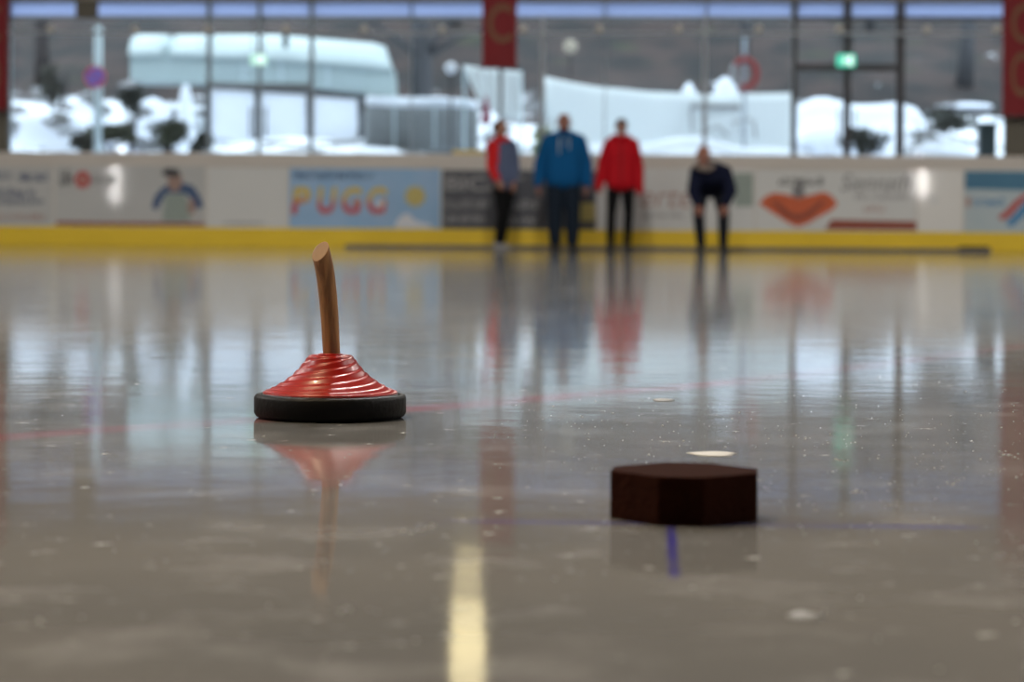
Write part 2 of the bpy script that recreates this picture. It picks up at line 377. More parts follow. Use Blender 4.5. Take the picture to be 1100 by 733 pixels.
# ------------------------------------------------------------------ setting
RX, RY0, RY1 = 17.0, -13.0, 33.55
H = 9.2
floor = link('floor', bx(-22, 22, RY0 - 0.2, 36.6, -0.25, 0.0), M['ice'])
tag(floor, 'grey wet rink ice with faint red and blue lines', 'ice', kind='structure')
def struct(name, bm, m, label, cat, matrix=None, parent=None):
    o = link(name, bm, m, parent, matrix=matrix)
    return tag(o, label, cat, kind='structure')
struct('wall_left', bx(-RX - 0.3, -RX, RY0, 36.3, 0, H), M['wall'], 'plain brown side wall left of the ice', 'wall')
struct('wall_right', bx(RX, RX + 0.3, RY0, 36.3, 0, H), M['wall'], 'plain brown side wall right of the ice', 'wall')
struct('wall_back', bx(-RX - 0.3, RX + 0.3, RY0 - 0.3, RY0, 0, H), M['wall'], 'plain brown end wall behind the camera', 'wall')
struct('ceiling', bx(-RX - 0.3, RX + 0.3, RY0 - 0.3, 36.3, H, H + 0.3), M['ceiling'], 'timber hall ceiling above the ice', 'ceiling')

GN = 0.35           # the glass plane lies this far behind the boards' face
ZT = wl(550, 18, GN)[1]          # foot of the bright band
ZB = wl(550, 1.5, GN)[1]         # its top
def sx(px, py=100, n=GN): return wl(px, py, n)[0]
wf = nb()
box(wf, -16.9, 16.9, GN - 0.12, GN + 0.25, ZB, H - 0.002)
struct('wall_front', wf, M['wall'], 'brown grey wall above the window front', 'wall', WM)
wf = nb(); box(wf, -16.9, 16.9, GN - 0.1, GN + 0.1, 0.0, 1.0)
struct('wall_front_base', wf, M['column'], 'low wall under the windows behind the boards', 'wall', WM)

# windows and doors between the frame uprights, in pixels
bays = [('window', None, -16.85, 4, [], 'frame_dark', 'window bay left of the dark red column'),
        ('window', 8, 223, None, [], 'frame_blue', 'tall window bay looking on the round road sign'),
        ('door', 223, 333, None, [277], 'frame_blue', 'glazed double door under the pale exit sign'),
        ('window', 333, 536, None, [440], 'frame_blue', 'window bay left of the middle red banner'),
        ('window', 536, 850, None, [648, 757], 'frame_blue', 'wide window bay looking on the red ring'),
        ('door', 850, 965, None, [908], 'frame_dark', 'dark framed glazed double door under the green exit sign'),
        ('window', 965, 1083, None, [], 'frame_dark', 'window bay left of the right red banner'),
        ('window', 1083, None, 16.85, [], 'frame_dark', 'window bay right of the right red banner')]
Z0 = 0.98
cnt = {'window': 0, 'door': 0}
for kind, a, b, e, mids, fm, lab in bays:
    if a is None: s0, s1 = 0, 1
    if a is None: s0, s1 = b, sx(8)
    elif b is None: s0, s1 = sx(a), e
    else: s0, s1 = sx(a), sx(b)
    cnt[kind] += 1
    w = empty('%s_%d' % (kind, cnt[kind]), WM, label=lab, cat=kind, kind='structure')
    fr = 0.055 if fm == 'frame_dark' else 0.026
    bm = nb()
    box(bm, s0, s0 + fr, GN - 0.05, GN + 0.05, Z0, ZB); box(bm, s1 - fr, s1, GN - 0.05, GN + 0.05, Z0, ZB)
    box(bm, s0 + fr, s1 - fr, GN - 0.05, GN + 0.05, Z0, Z0 + 0.06)
    box(bm, s0 + fr, s1 - fr, GN - 0.05, GN + 0.05, ZT - 0.045, ZT + 0.005)
    box(bm, s0 + fr, s1 - fr, GN - 0.05, GN + 0.05, ZB - 0.012, ZB)
    link('frame', bm, M[fm], w).matrix_world = WM
    cuts = [s0 + fr] + [sx(c) for c in mids] + [s1 - fr]
    for c in cuts[1:-1]:
        mw = 0.05 if fm == 'frame_dark' else (0.022 if c < sx(300) else 0.008)
        link('mullion', bx(c - mw, c + mw, GN - 0.045, GN + 0.045, Z0 + 0.06, ZB - 0.012), M[fm], w).matrix_world = WM
    for c0, c1 in zip(cuts, cuts[1:]):
        link('pane', bx(c0, c1, GN - 0.006, GN + 0.006, Z0 + 0.06, ZT - 0.045), M['glass'], w).matrix_world = WM
        link('transom_pane', bx(c0, c1, GN - 0.01, GN + 0.01, ZT + 0.005, ZB - 0.012), M['frost'], w).matrix_world = WM
    if kind == 'door':
        zt = wl(908, 73, GN)[1] if fm == 'frame_dark' else wl(277, 92, GN)[1]
        hh = 0.05 if fm == 'frame_dark' else 0.03
        link('transom_bar', bx(s0 + fr, s1 - fr, GN - 0.06, GN + 0.06, zt - hh, zt + hh), M[fm], w).matrix_world = WM
        c = cuts[1]
        for sg in (-1, 1):
            hb = nb(); x = c + sg * 0.11
            tube(hb, [(x, GN - 0.05, 1.55), (x, GN - 0.10, 1.57), (x, GN - 0.10, 1.93), (x, GN - 0.05, 1.95)], 0.014, 8)
            link('handle', hb, M['steel_dark'], w).matrix_world = WM
# the closed panel in the top band
s0, s1 = sx(81, 10), sx(105, 10)
tp = link('trim_1', bx(s0, s1, GN - 0.08, GN - 0.052, ZT - 0.03, ZB + 0.02), M['column'], matrix=WM)
tag(tp, 'brown cover panel across the bright top band at left', 'panel', kind='structure')

# columns
for nm, pa, pb, lab in (('trim_2', 1078, 1108, 'grey brown column behind the right red banner'), ('trim_3', -30, 8, 'dark column behind the left red banner')):
    a, b = sx(pa, 100, 0.2), sx(pb, 100, 0.2)
    tag(link(nm, bx(a, b, 0.17, GN - 0.055, 0, ZB + 0.01, bev=0.01), M['column'], matrix=WM), lab, 'column', kind='structure')

# red banners with gold letters
def banner(pa, pb, ybot, letters, lab, n):
    a, b = sx(pa, 50, n), sx(pb, 50, n); z0 = wl((pa + pb) / 2, ybot, n)[1]; z1 = 4.1
    r = empty('hanging_banner', WM @ Matrix.Translation((0, n, 0)), label=lab, cat='banner', group='dark red banners on the window front')
    bm = nb(); cols, rows = 8, 14
    vs = []
    for k in (0, 1):
        g = []
        for j in range(rows + 1):
            row = []
            for i in range(cols + 1):
                wob = 0.006 * math.sin(i * 1.3 + j * 0.25)
                row.append(bm.verts.new((a + (b - a) * i / cols, wob + k * 0.006, z0 + (z1 - z0) * j / rows)))
            g.append(row)
        vs.append(g)
    for k in (0, 1):
        for j in range(rows):
            for i in range(cols): bm.faces.new((vs[k][j][i], vs[k][j][i + 1], vs[k][j + 1][i + 1], vs[k][j + 1][i]))
    for j in range(rows):
        for i in (0, cols): bm.faces.new((vs[0][j][i], vs[0][j + 1][i], vs[1][j + 1][i], vs[1][j][i]))
    for i in range(cols):
        for j in (0, rows): bm.faces.new((vs[0][j][i], vs[0][j][i + 1], vs[1][j][i + 1], vs[1][j][i]))
    link('cloth', bm, M['banner'], r, smooth=False)
    bm = nb(); tube(bm, [(a - 0.03, 0, z0 + 0.01), (b + 0.03, 0, z0 + 0.01)], 0.012, 8); link('bottom_rod', bm, M['steel_dark'], r)
    for ch, la, lb, y0, y1 in letters:
        text_box('lettering', ch, sx(la, 50, n), sx(lb, 50, n), wl(la, y1, n)[1], wl(la, y0, n)[1], -0.008, M['banner_gold'], r, bold=0.012)
    return r
banner(518, 555, 74, [('C', 524, 550, 4, 46)], 'dark red banner with one gold letter at the middle of the window front', 0.005)
banner(1077, 1112, 126, [('C', 1086, 1110, 4, 46), ('O', 1086, 1110, 56, 104)], 'dark red banner with gold letters on the column by the blue swoosh advert', 0.005)
banner(-30, 8.5, 120, [('C', -24, 0, 4, 46), ('O', -24, 0, 56, 104)], 'dark red banner left of the road sign window, mostly out of frame', 0.005)

# exit signs hung before the doors
def exit_sign(px, py, w, h, lab, bright=True):
    s, z = wl(px, py, GN - 0.2); d = WM @ Matrix.Translation((s, GN - 0.2, z))
    r = empty('exit_sign', d, label=lab, cat='exit sign', group='exit signs over the doors')
    gm = M['exit_green'] if bright else M['exit_pale']
    link('case', bx(-w / 2, w / 2, -0.03, 0.03, -h / 2, h / 2, bev=0.008), gm, r).matrix_world = d
    bm = nb(); k = h
    ball(bm, (-0.02 * k, -0.032, 0.28 * k), (0.085 * k, 0.006, 0.085 * k), 2)
    def limb(x0, z0, x1, z1, wd):
        dx, dz = x1 - x0, z1 - z0; L = math.hypot(dx, dz); nx, nz = -dz / L * wd, dx / L * wd
        prism(bm, [((x0 + nx) * k, (z0 + nz) * k), ((x0 - nx) * k, (z0 - nz) * k), ((x1 - nx) * k, (z1 - nz) * k), ((x1 + nx) * k, (z1 + nz) * k)], -0.036, -0.029)
    limb(-0.03, 0.18, -0.10, -0.08, 0.07); limb(-0.08, -0.06, 0.06, -0.16, 0.045); limb(0.06, -0.16, 0.0, -0.38, 0.04)
    limb(-0.11, -0.06, -0.17, -0.22, 0.045); limb(-0.17, -0.22, -0.34, -0.26, 0.04); limb(-0.03, 0.16, 0.13, 0.05, 0.035); limb(-0.05, 0.16, -0.2, 0.06, 0.035)
    link('running_figure', bm, M['exit_white'], r).matrix_world = d
    link('door_shape', bx(0.22 * k, 0.5 * k, -0.036, -0.029, -0.4 * k, 0.36 * k), M['exit_white'], r).matrix_world = d
    bm = nb(); zt = ZT - z - 0.01
    for x in (-w * 0.35, w * 0.35): tube(bm, [(x, 0, h / 2 - 0.005), (x, 0, zt), (x, 0.16, zt)], 0.006, 6)
    link('hanger', bm, M['steel_dark'], r).matrix_world = d
M['exit_pale'] = emit('exit_sign_pale_green', (0.55, 0.95, 0.80), 1.0)
exit_sign(908, 65, 0.25, 0.17, 'green lit exit sign over the dark framed door at right', True)
exit_sign(277, 64, 0.23, 0.15, 'pale green exit sign before the white building at left', False)

# rail with posts and pale clamps for the safety net
rl = empty('net_rail', WM @ Matrix.Translation((0, 0.05, 1.3)), label='grey tubular net rail on posts before the windows, with pale round clamps', cat='rail')
nn = 0.05
zr = wl(700, 36, nn)[1]
bm = nb(); tube(bm, [(sx(-150, 36, nn), nn, zr), (sx(1250, 36, nn), nn, zr)], 0.024, 10)
link('rail', bm, M['tube'], rl).matrix_world = WM
for px in (583, 757):
    bm = nb(); s = sx(px, 60, nn); tube(bm, [(s, nn + 0.0, 1.30), (s, nn, zr + 0.25)], 0.03, 10)
    link('post', bm, M['tube'], rl).matrix_world = WM
for px in (54, 145, 223, 307, 391, 475, 562, 644, 729, 815, 902, 996, 1071):
    s, z = wl(px, 31, nn - 0.06); bm = nb(); ball(bm, (s, nn - 0.06, z), (0.055, 0.04, 0.055), 2); box(bm, s - 0.02, s + 0.02, nn - 0.06, nn, z - 0.06, z - 0.02)
    link('clamp', bm, M['clamp'], rl, smooth=True).matrix_world = WM

# ------------------------------------------------------------------ rink barrier
ZTOP = 1.306; ZY = 0.262
rb = empty('rink_barrier', WM, label='white rink boards with beige cap rail and yellow kick plate', cat='rink boards', kind='structure')
link('board_panel', bx(-16.8, 16.8, 0.0, 0.10, ZY, ZTOP - 0.20), M['board'], rb).matrix_world = WM
link('cap_rail', bx(-16.8, 16.8, -0.012, 0.13, ZTOP - 0.20, ZTOP, bev=0.015), M['cap'], rb).matrix_world = WM
link('kick_plate', bx(-16.8, 16.8, -0.014, 0.10, 0.0, ZY, bev=0.006), M['yellow'], rb).matrix_world = WM
for px in (58, 222, 310, 475, 641, 811, 985, 1035):
    s = sx(px, 210, 0); link('joint', bx(s - 0.009, s + 0.009, -0.003, 0.02, ZY + 0.003, ZTOP - 0.203), M['cap'], rb).matrix_world = WM

mt_ = empty('rubber_mat', WM @ Matrix.Translation((0, -0.5, 0)), label='long flat grey mat on the ice along the yellow kick plate', cat='mat')
a, b = wl(376, 266, -0.8)[0], wl(1068, 266, -0.8)[0]
bm = nb(); box(bm, a, b, -0.95, -0.35, 0.0, 0.045, bev=0.012); link('base', bm, M['mat_grey'], mt_).matrix_world = WM
bm = nb(); box(bm, b - 0.38, b - 0.02, -0.9, -0.4, 0.0452, 0.075, bev=0.01); link('folded_end', bm, M['black_cloth'], mt_).matrix_world = WM

# ------------------------------------------------------------------ adverts
def ZZ(py, px=550): return wl(px, py, 0)[1]
def scrib(name, parent, p0, p1, y0, y1, m, dens=1.0, n=-0.014, seed=1):
    """a line of small print too blurred to read: uneven strokes"""
    rnd = random.Random(seed); bm = nb(); x = p0
    while x < p1 - 1.5:
        w = rnd.uniform(2.2, 4.2); t = rnd.random(); xe = min(x + w, p1)
        ya = y0 + (y1 - y0) * (0 if t > 0.4 else 0.25)
        s0, s1 = sx(x, y0, 0), sx(xe, y0, 0); z1, z0 = ZZ(ya, x), ZZ(y1, x); st = min(0.016, (s1 - s0) * 0.45)
        box(bm, s0, s0 + st, n - 0.003, n, z0, z1)
        k = rnd.choice((0, 1, 2))
        if k != 0: box(bm, s0 + st, s1 - 0.004, n - 0.003, n, z1 - st, z1)
        if k != 1: box(bm, s0 + st, s1 - 0.004, n - 0.003, n, z0, z0 + st)
        if rnd.random() > 0.5: box(bm, s1 - 0.004 - st, s1 - 0.004, n - 0.003, n, z0 + st, z1 - st)
        x = xe + rnd.choice((0.5, 0.6, 0.7, 2.2)) / dens
    link(name, bm, m, parent).matrix_world = WM
def advert(p0, p1, y0, y1, m, lab):
    pc = (p0 + p1) / 2
    r = empty('advert_panel', WM @ Matrix.Translation((sx(pc, 210, 0), -0.006, ZZ(y1, pc))), label=lab, cat='advertisement', group='adverts on the rink boards')
    link('sheet', bx(sx(p0, 210, 0), sx(p1, 210, 0), -0.010, -0.0005, ZZ(y1, pc), ZZ(y0, pc)), m, r).matrix_world = WM
    return r
def patch(name, parent, poly, m, n=-0.011, th=0.003):
    bm = nb(); prism(bm, [(sx(x, y, 0), ZZ(y, x)) for x, y in poly], n - th, n)
    link(name, bm, m, parent).matrix_world = WM
def ell(cx, cy, rx, ry, k=20, a0=0, a1=2 * PI):
    return [(cx + rx * math.cos(a0 + (a1 - a0) * i / k), cy + ry * math.sin(a0 + (a1 - a0) * i / k)) for i in range(k if a1 - a0 > 6 else k + 1)]
def word(parent, s, p0, p1, y0, y1, m, shear=0.0, bold=0.01, n=-0.0105):
    o = text_box('lettering', s, sx(p0, 210, 0), sx(p1, 210, 0), ZZ(y1, (p0 + p1) / 2), ZZ(y0, (p0 + p1) / 2), n, m, parent, shear, bold); o.matrix_world = WM

A = advert(-70, 57, 179, 243, M['ad_grey'], 'grey advert with rows of blurred navy print at the far left')
scrib('lettering', A, -60, 16, 185, 193, M['p_navy'], seed=3); scrib('lettering', A, 20, 53, 186, 195, M['p_navy'], seed=4)
scrib('lettering', A, -60, 40, 202, 211, M['p_navy'], seed=5); scrib('lettering', A, -55, 48, 212, 220, M['p_navy'], seed=6)
scrib('lettering', A, -60, 50, 230, 236, M['p_pink'], seed=7)

A = advert(60, 220.5, 178, 243, M['ad_grey'], 'grey advert with a man in a dark cap and a red round logo')
scrib('lettering', A, 65, 80, 183, 199, M['p_black'], 1.5, seed=8)
patch('red_roundel', A, ell(89, 193, 8.5, 9.5), M['p_red'])
patch('roundel_mark', A, ell(89, 193, 3.5, 4), M['p_pink'], n=-0.0142)
scrib('lettering', A, 98, 125, 187, 198, M['p_grey'], seed=9)
patch('bottom_strip', A, [(60.5, 238), (220, 239.5), (220, 243), (60.5, 242)], M['p_rust'])
patch('printed_sleeves', A, [(163, 223), (166, 212), (172, 204), (180, 198), (196, 196), (208, 200), (216, 213), (219, 222), (212, 225), (206, 214), (200, 208), (178, 208), (174, 216), (169, 226)], M['p_blue'])
patch('printed_shirt', A, [(177, 209), (200, 208), (205, 238), (175, 238)], M['p_green'], n=-0.0145)
patch('printed_face', A, ell(188, 194, 8, 12), M['p_skin'], n=-0.018)
patch('printed_cap', A, [(174, 187), (176, 182), (183, 180.5), (192, 182), (194, 190), (180, 190)], M['p_black'], n=-0.0215)
patch('printed_arm', A, ell(206, 222, 4, 9), M['p_skin'], n=-0.018)

A = advert(223.5, 309, 180, 245, M['ad_white'], 'blank off white panel left of the blue advert')
patch('scuff_mark', A, ell(262, 240, 25, 1.2), M['p_lightgrey'])

A = advert(311, 473, 181, 247, M['ad_blue'], 'sky blue advert with big yellow to red letters and a yellow sun')
scrib('lettering', A, 316, 404, 184.5, 192, M['p_blue'], seed=11)
for ch, a, b in (('P', 313, 334), ('U', 341, 362), ('G', 367, 389), ('G', 394, 416)):
    word(A, ch, a, b, 201, 230, M['p_pugg'], 0.12, 0.035)
patch('white_blob', A, ell(408, 219, 4, 4), M['p_white'], n=-0.0145)
star = []
for i in range(24):
    r = 12.5 if i % 2 else 9.5; star.append((446 + r * math.cos(i * PI / 12), 211 + r * math.sin(i * PI / 12)))
patch('yellow_sun', A, star, M['p_yellow'])
patch('white_cloud', A, [(424, 243), (426, 237), (431, 232), (436, 229), (441, 231), (445, 236), (452, 239), (462, 241), (466, 245), (424, 245)], M['p_white'])
patch('printed_edge', A, [(468, 182), (472.5, 182), (472.5, 246.5), (468, 246.5)], M['ad_blue'], n=-0.0105)

A = advert(475, 640, 183, 247, M['ad_dark'], 'charcoal advert with pale rows of print behind the people')
word(A, 'BICAT', 479, 562, 190, 205, M['p_lightgrey'], 0, 0.02)
scrib('lettering', A, 478, 528, 215, 224, M['p_lightgrey'], seed=21); scrib('lettering', A, 552, 583, 214, 225, M['p_lightgrey'], seed=22)
scrib('lettering', A, 478, 522, 230, 239, M['p_lightgrey'], seed=23); scrib('lettering', A, 546, 578, 232, 241, M['p_lightgrey'], seed=24)
patch('yellow_block', A, [(618, 218), (639, 218), (639, 238), (618, 238)], M['p_yellow'])

A = advert(642, 810, 181, 248, M['ad_white'], 'off white advert with faint red script behind the bending man')
word(A, 'erte', 688, 744, 204, 223, M['p_pink'], 0.25, 0.0)
scrib('lettering', A, 690, 735, 229, 234, M['p_lightgrey'], seed=31)
patch('grey_green_block', A, [(789, 186), (809, 186), (809, 222), (789, 222)], M['p_green'])

A = advert(812, 984, 183, 248.5, M['ad_white'], 'white advert with an orange heart shaped emblem')
patch('orange_emblem', A, [(815, 219), (822, 211), (832, 207), (845, 209), (851, 211), (860, 212), (870, 210), (884, 206), (893, 210), (900, 219), (893, 226), (880, 233), (866, 241), (856, 244), (846, 239), (830, 229)], M['p_orange'])
patch('emblem_band', A, [(828, 216), (834, 216), (848, 228), (857, 231), (866, 228), (881, 216), (888, 216), (872, 232), (857, 238), (842, 232)], M['p_rust'], n=-0.0145)
patch('emblem_clasp', A, [(852, 199), (863, 199), (865, 210), (858, 214), (851, 210)], M['p_grey'], n=-0.0145)
scrib('lettering', A, 837, 885, 191, 199, M['p_black'], 1.4, seed=41)
word(A, 'Siennath', 903, 978, 187, 205, M['p_grey'], 0.3, 0.0)
scrib('lettering', A, 918, 975, 209, 214, M['p_lightgrey'], seed=43)
scrib('lettering', A, 928, 951, 221, 228, M['p_pink'], seed=44)
patch('red_strip', A, [(893, 236), (984, 238), (984, 247.5), (886, 247)], M['p_rust'])

A = advert(986, 1034, 176, 249, M['ad_bright'], 'bright glossy blank white panel beside the blue swoosh advert')
patch('scuff_mark', A, ell(1004, 215, 4, 5), M['ad_white'])

A = advert(1036, 1150, 183, 250, M['ad_pale_blue'], 'pale blue advert with a teal top and red and blue swooshes')
patch('teal_top', A, [(1036.5, 184), (1149, 185), (1149, 206), (1036.5, 203)], M['ad_teal'])
patch('red_swoosh', A, [(1072, 233), (1080, 227), (1090, 216), (1104, 206), (1106, 210), (1094, 222), (1084, 233), (1076, 237)], M['p_red'])
patch('blue_swoosh', A, [(1080, 240), (1090, 230), (1102, 216), (1110, 212), (1108, 222), (1096, 236), (1086, 244)], M['p_brightblue'])
scrib('lettering', A, 1046, 1078, 213, 221, M['p_brightblue'], seed=51)
patch('red_dot', A, ell(1040, 217, 3, 6), M['p_pink'])

# yellow plank on the ledge
s0, z0 = wl(486, 163, 0.06); s1 = sx(520, 163, 0.06)
tag(link('yellow_plank', bx(s0, s1, 0.03, 0.12, ZTOP + 0.001, ZTOP + 0.055, bev=0.008), M['plank_yellow'], matrix=WM), 'short pale yellow plank lying on the cap rail left of the woman', 'plank')

# ------------------------------------------------------------------ ice stock
D = 4.29
base = at(357.5, 0, D); base.z = 0
stock = empty('ice_stock', Matrix.Translation(base), label='red ice stock with a curved wooden handle and black rubber ring', cat='ice stock')
RS = 0.1345
bm = nb(); lathe(bm, [(RS - 0.014, 0.0), (RS - 0.004, 0.003), (RS, 0.009), (RS, 0.036), (RS - 0.003, 0.0405), (RS - 0.008, 0.042), (RS - 0.012, 0.041), (RS - 0.014, 0.037), (0.03, 0.037)], 96)
ring = link('running_ring', bm, M['rubber'], stock, smooth=True)
bm = nb(); lathe(bm, [(RS - 0.018, 0.0372), (RS - 0.0145, 0.0405), (RS - 0.0145, 0.0425), (RS - 0.02, 0.0435), (RS - 0.03, 0.0435)], 96); 
link('clamp_hoop', bm, M['lamp_case'], stock, smooth=True)
# red body with helical grooves
prof = [(0.036, 0.1105), (0.039, 0.1085), (0.0425, 0.104), (0.050, 0.094), (0.058, 0.0845), (0.068, 0.0745), (0.080, 0.0655), (0.092, 0.058), (0.103, 0.052), (0.112, 0.048), (0.1185, 0.0455), (0.1195, 0.043)]
def interp(prof, m):
    out = []
    for i in range(m + 1):
        t = i / m * (len(prof) - 1); k = min(int(t), len(prof) - 2); f = t - k
        out.append((prof[k][0] * (1 - f) + prof[k + 1][0] * f, prof[k][1] * (1 - f) + prof[k + 1][1] * f))
    return out
pts = interp(prof, 90); seg = 180; bm = nb(); rings = []
for i, (r, z) in enumerate(pts):
    arc = i / 90.0; amp = 0.0010 * min(1, arc * 6) * min(1, (1 - arc) * 9)
    row = []
    for k in range(seg):
        th = 2 * PI * k / seg; ph = (arc * 9.0 + 5 * th / (2 * PI)) % 1.0
        rr = amp * (1.0 - 2.0 * (ph / 0.7 if ph < 0.7 else (1 - ph) / 0.3))
        row.append(bm.verts.new(((r + rr * 0.7) * math.cos(th), (r + rr * 0.7) * math.sin(th), z + rr * 0.7)))
    rings.append(row)
for r0, r1 in zip(rings, rings[1:]):
    for k in range(seg): bm.faces.new((r0[k], r0[(k + 1) % seg], r1[(k + 1) % seg], r1[k]))
cv = bm.verts.new((0, 0, 0.1095))
for k in range(seg): bm.faces.new((rings[0][k], rings[0][(k + 1) % seg], cv))
bm.faces.new(rings[-1])
link('body', bm, M['stock_red'], stock, smooth=True)
# handle
bm = nb()
def hp(px, py, dy): 
    p = at(px, py, D + dy); return p - base
path = [hp(356.5, 384, 0.0), hp(355.3, 364, 0.001), hp(354.3, 344, 0.001), hp(352.8, 324, 0.0), hp(350.6, 303, -0.002), hp(347.8, 285, -0.007), hp(343.5, 268, -0.015), hp(339, 253, -0.025)]
sm = []
for i in range(len(path) - 1):
    p0 = path[max(i - 1, 0)]; p1 = path[i]; p2 = path[i + 1]; p3 = path[min(i + 2, len(path) - 1)]
    for j in range(5):
        t = j / 5; sm.append(0.5 * ((2 * p1) + (-p0 + p2) * t + (2 * p0 - 5 * p1 + 4 * p2 - p3) * t * t + (-p0 + 3 * p1 - 3 * p2 + p3) * t ** 3))
sm.append(path[-1])
rad = [0.0152 + 0.0022 * (i / (len(sm) - 1)) for i in range(len(sm))]
tube(bm, sm, rad, 24)
cn = Vector((-0.50, -0.62, 0.52)).normalized(); cp = hp(346, 267, -0.012)
g = bmesh.ops.bisect_plane(bm, geom=bm.verts[:] + bm.edges[:] + bm.faces[:], plane_co=cp, plane_no=cn, clear_outer=True)
edges = [e for e in g['geom_cut'] if isinstance(e, bmesh.types.BMEdge)]
r = bmesh.ops.edgeloop_fill(bm, edges=edges)
fs = r['faces']
ri = bmesh.ops.inset_region(bm, faces=fs, thickness=0.0012)
me_h = bpy.data.meshes.new('handle'); me_h.materials.append(M['wood']); me_h.materials.append(M['wood_end'])
for f in fs: f.material_index = 1
for f in bm.faces: f.smooth = f.material_index == 0
bmesh.ops.recalc_face_normals(bm, faces=bm.faces); bm.to_mesh(me_h); bm.free()
link('handle', me_h, None, stock)
bm = nb(); lathe(bm, [(0.0155, 0.1085), (0.0215, 0.1085), (0.0215, 0.1125), (0.0185, 0.1135), (0.0155, 0.1135)], 40)
link('collar', bm, M['stock_red'], stock, smooth=True)

# ------------------------------------------------------------------ octagonal target block
Dp = 2.857; pb = at(738.5, 0, Dp); pb.z = 0
Wd = 0.1715; c = 0.0527 * Wd / 0.1726; hf = Wd / 2
oct8 = [(-c / 2, -hf), (c / 2, -hf), (hf, -c / 2), (hf, c / 2), (c / 2, hf), (-c / 2, hf), (-hf, c / 2), (-hf, -c / 2)]
bm = nb(); a = [bm.verts.new((x, y, 0.0)) for x, y in oct8]; b = [bm.verts.new((x, y, 0.0565)) for x, y in oct8]
bm.faces.new(a[::-1]); bm.faces.new(b)
for i in range(8): bm.faces.new((a[i], a[(i + 1) % 8], b[(i + 1) % 8], b[i]))
bmesh.ops.bevel(bm, geom=bm.edges[:], offset=0.0016, segments=3, affect='EDGES', profile=0.5)
pk = link('target_puck', bm, M['puck'], matrix=Matrix.Translation(pb) @ Matrix.Rotation(math.radians(-6.5), 4, 'Z'))
tag(pk, 'dark brown eight sided target puck standing on the blue cross mark', 'target puck')

# ------------------------------------------------------------------ loose frost on the ice
bm = nb(); rnd = random.Random(5)
def crumb(px, py, r):
    p = ground(px, py)
    vs = ball(bm, (p.x, p.y, r * 0.25), (r * rnd.uniform(0.7, 1.6), r * rnd.uniform(0.7, 1.4), r * 0.55), 1)
    for v in vs: v.co += Vector((rnd.uniform(-1, 1), rnd.uniform(-1, 1), rnd.uniform(-0.4, 0.4))) * r * 0.25
for i in range(420):
    t = rnd.random()
    if t < 0.62: px, py = rnd.uniform(800, 1130), rnd.triangular(385, 610, 470)
    elif t < 0.9: px, py = rnd.uniform(530, 800), rnd.triangular(405, 520, 450)
    else: px, py = rnd.uniform(0, 1100), rnd.uniform(430, 720)
    crumb(px, py, rnd.choice((0.0006, 0.0008, 0.0010, 0.0012, 0.0017)))
for px, py in ((438, 571), (452, 569), (462, 566), (370, 655), (45, 668), (1080, 487), (1085, 490), (920, 528), (925, 529), (960, 545), (1075, 598), (1030, 515), (1020, 520), (905, 495), (860, 470)):
    for k in range(5): crumb(px + rnd.uniform(-6, 6), py + rnd.uniform(-2, 2), rnd.uniform(0.001, 0.002))
tag(link('ice_crumbs', bm, M['crumb'], smooth=True), 'tiny white ice crumbs scattered over the ice right of the red stock', 'ice crumbs', kind='stuff')
M['patch_faint'] = mat('faint_frost', (0.27, 0.265, 0.26), (0.22, 0.22, 0.215), 0.5, 30)
def frost(px, py, w, h, lab, m='patch_faint'):
    p = ground(px, py); k = p.y / F; bm = nb(); rx = w / 2 * k; ry = h / 2 * p.y * p.y / (F * HC)
    top = []; ctr = bm.verts.new((0, 0, 0.0016))
    r1 = []; r2 = []
    for i in range(28):
        th = 2 * PI * i / 28; q = 1 + 0.10 * math.sin(3 * th + px) + 0.06 * math.sin(5 * th)
        r1.append(bm.verts.new((rx * q * math.cos(th) * 0.75, ry * q * math.sin(th) * 0.75, 0.0014))); r2.append(bm.verts.new((rx * q * math.cos(th), ry * q * math.sin(th), 0.0001)))
    for i in range(28):
        j = (i + 1) % 28; bm.faces.new((ctr, r1[i], r1[j])); bm.faces.new((r1[i], r2[i], r2[j], r1[j]))
    bm.faces.new(r2[::-1])
    tag(link('frost_patch', bm, M[m], smooth=True, matrix=Matrix.Translation(p)), lab, 'frost patch', 'pale frost patches on the ice')
frost(766, 488, 52, 6, 'pale oval frost patch on the ice just behind the target puck', 'patch')
frost(864, 662, 38, 9, 'faint round frost patch on the ice in front of the puck at right')
frost(712, 430, 24, 3, 'small pale frost streak beyond the red line on the ice')

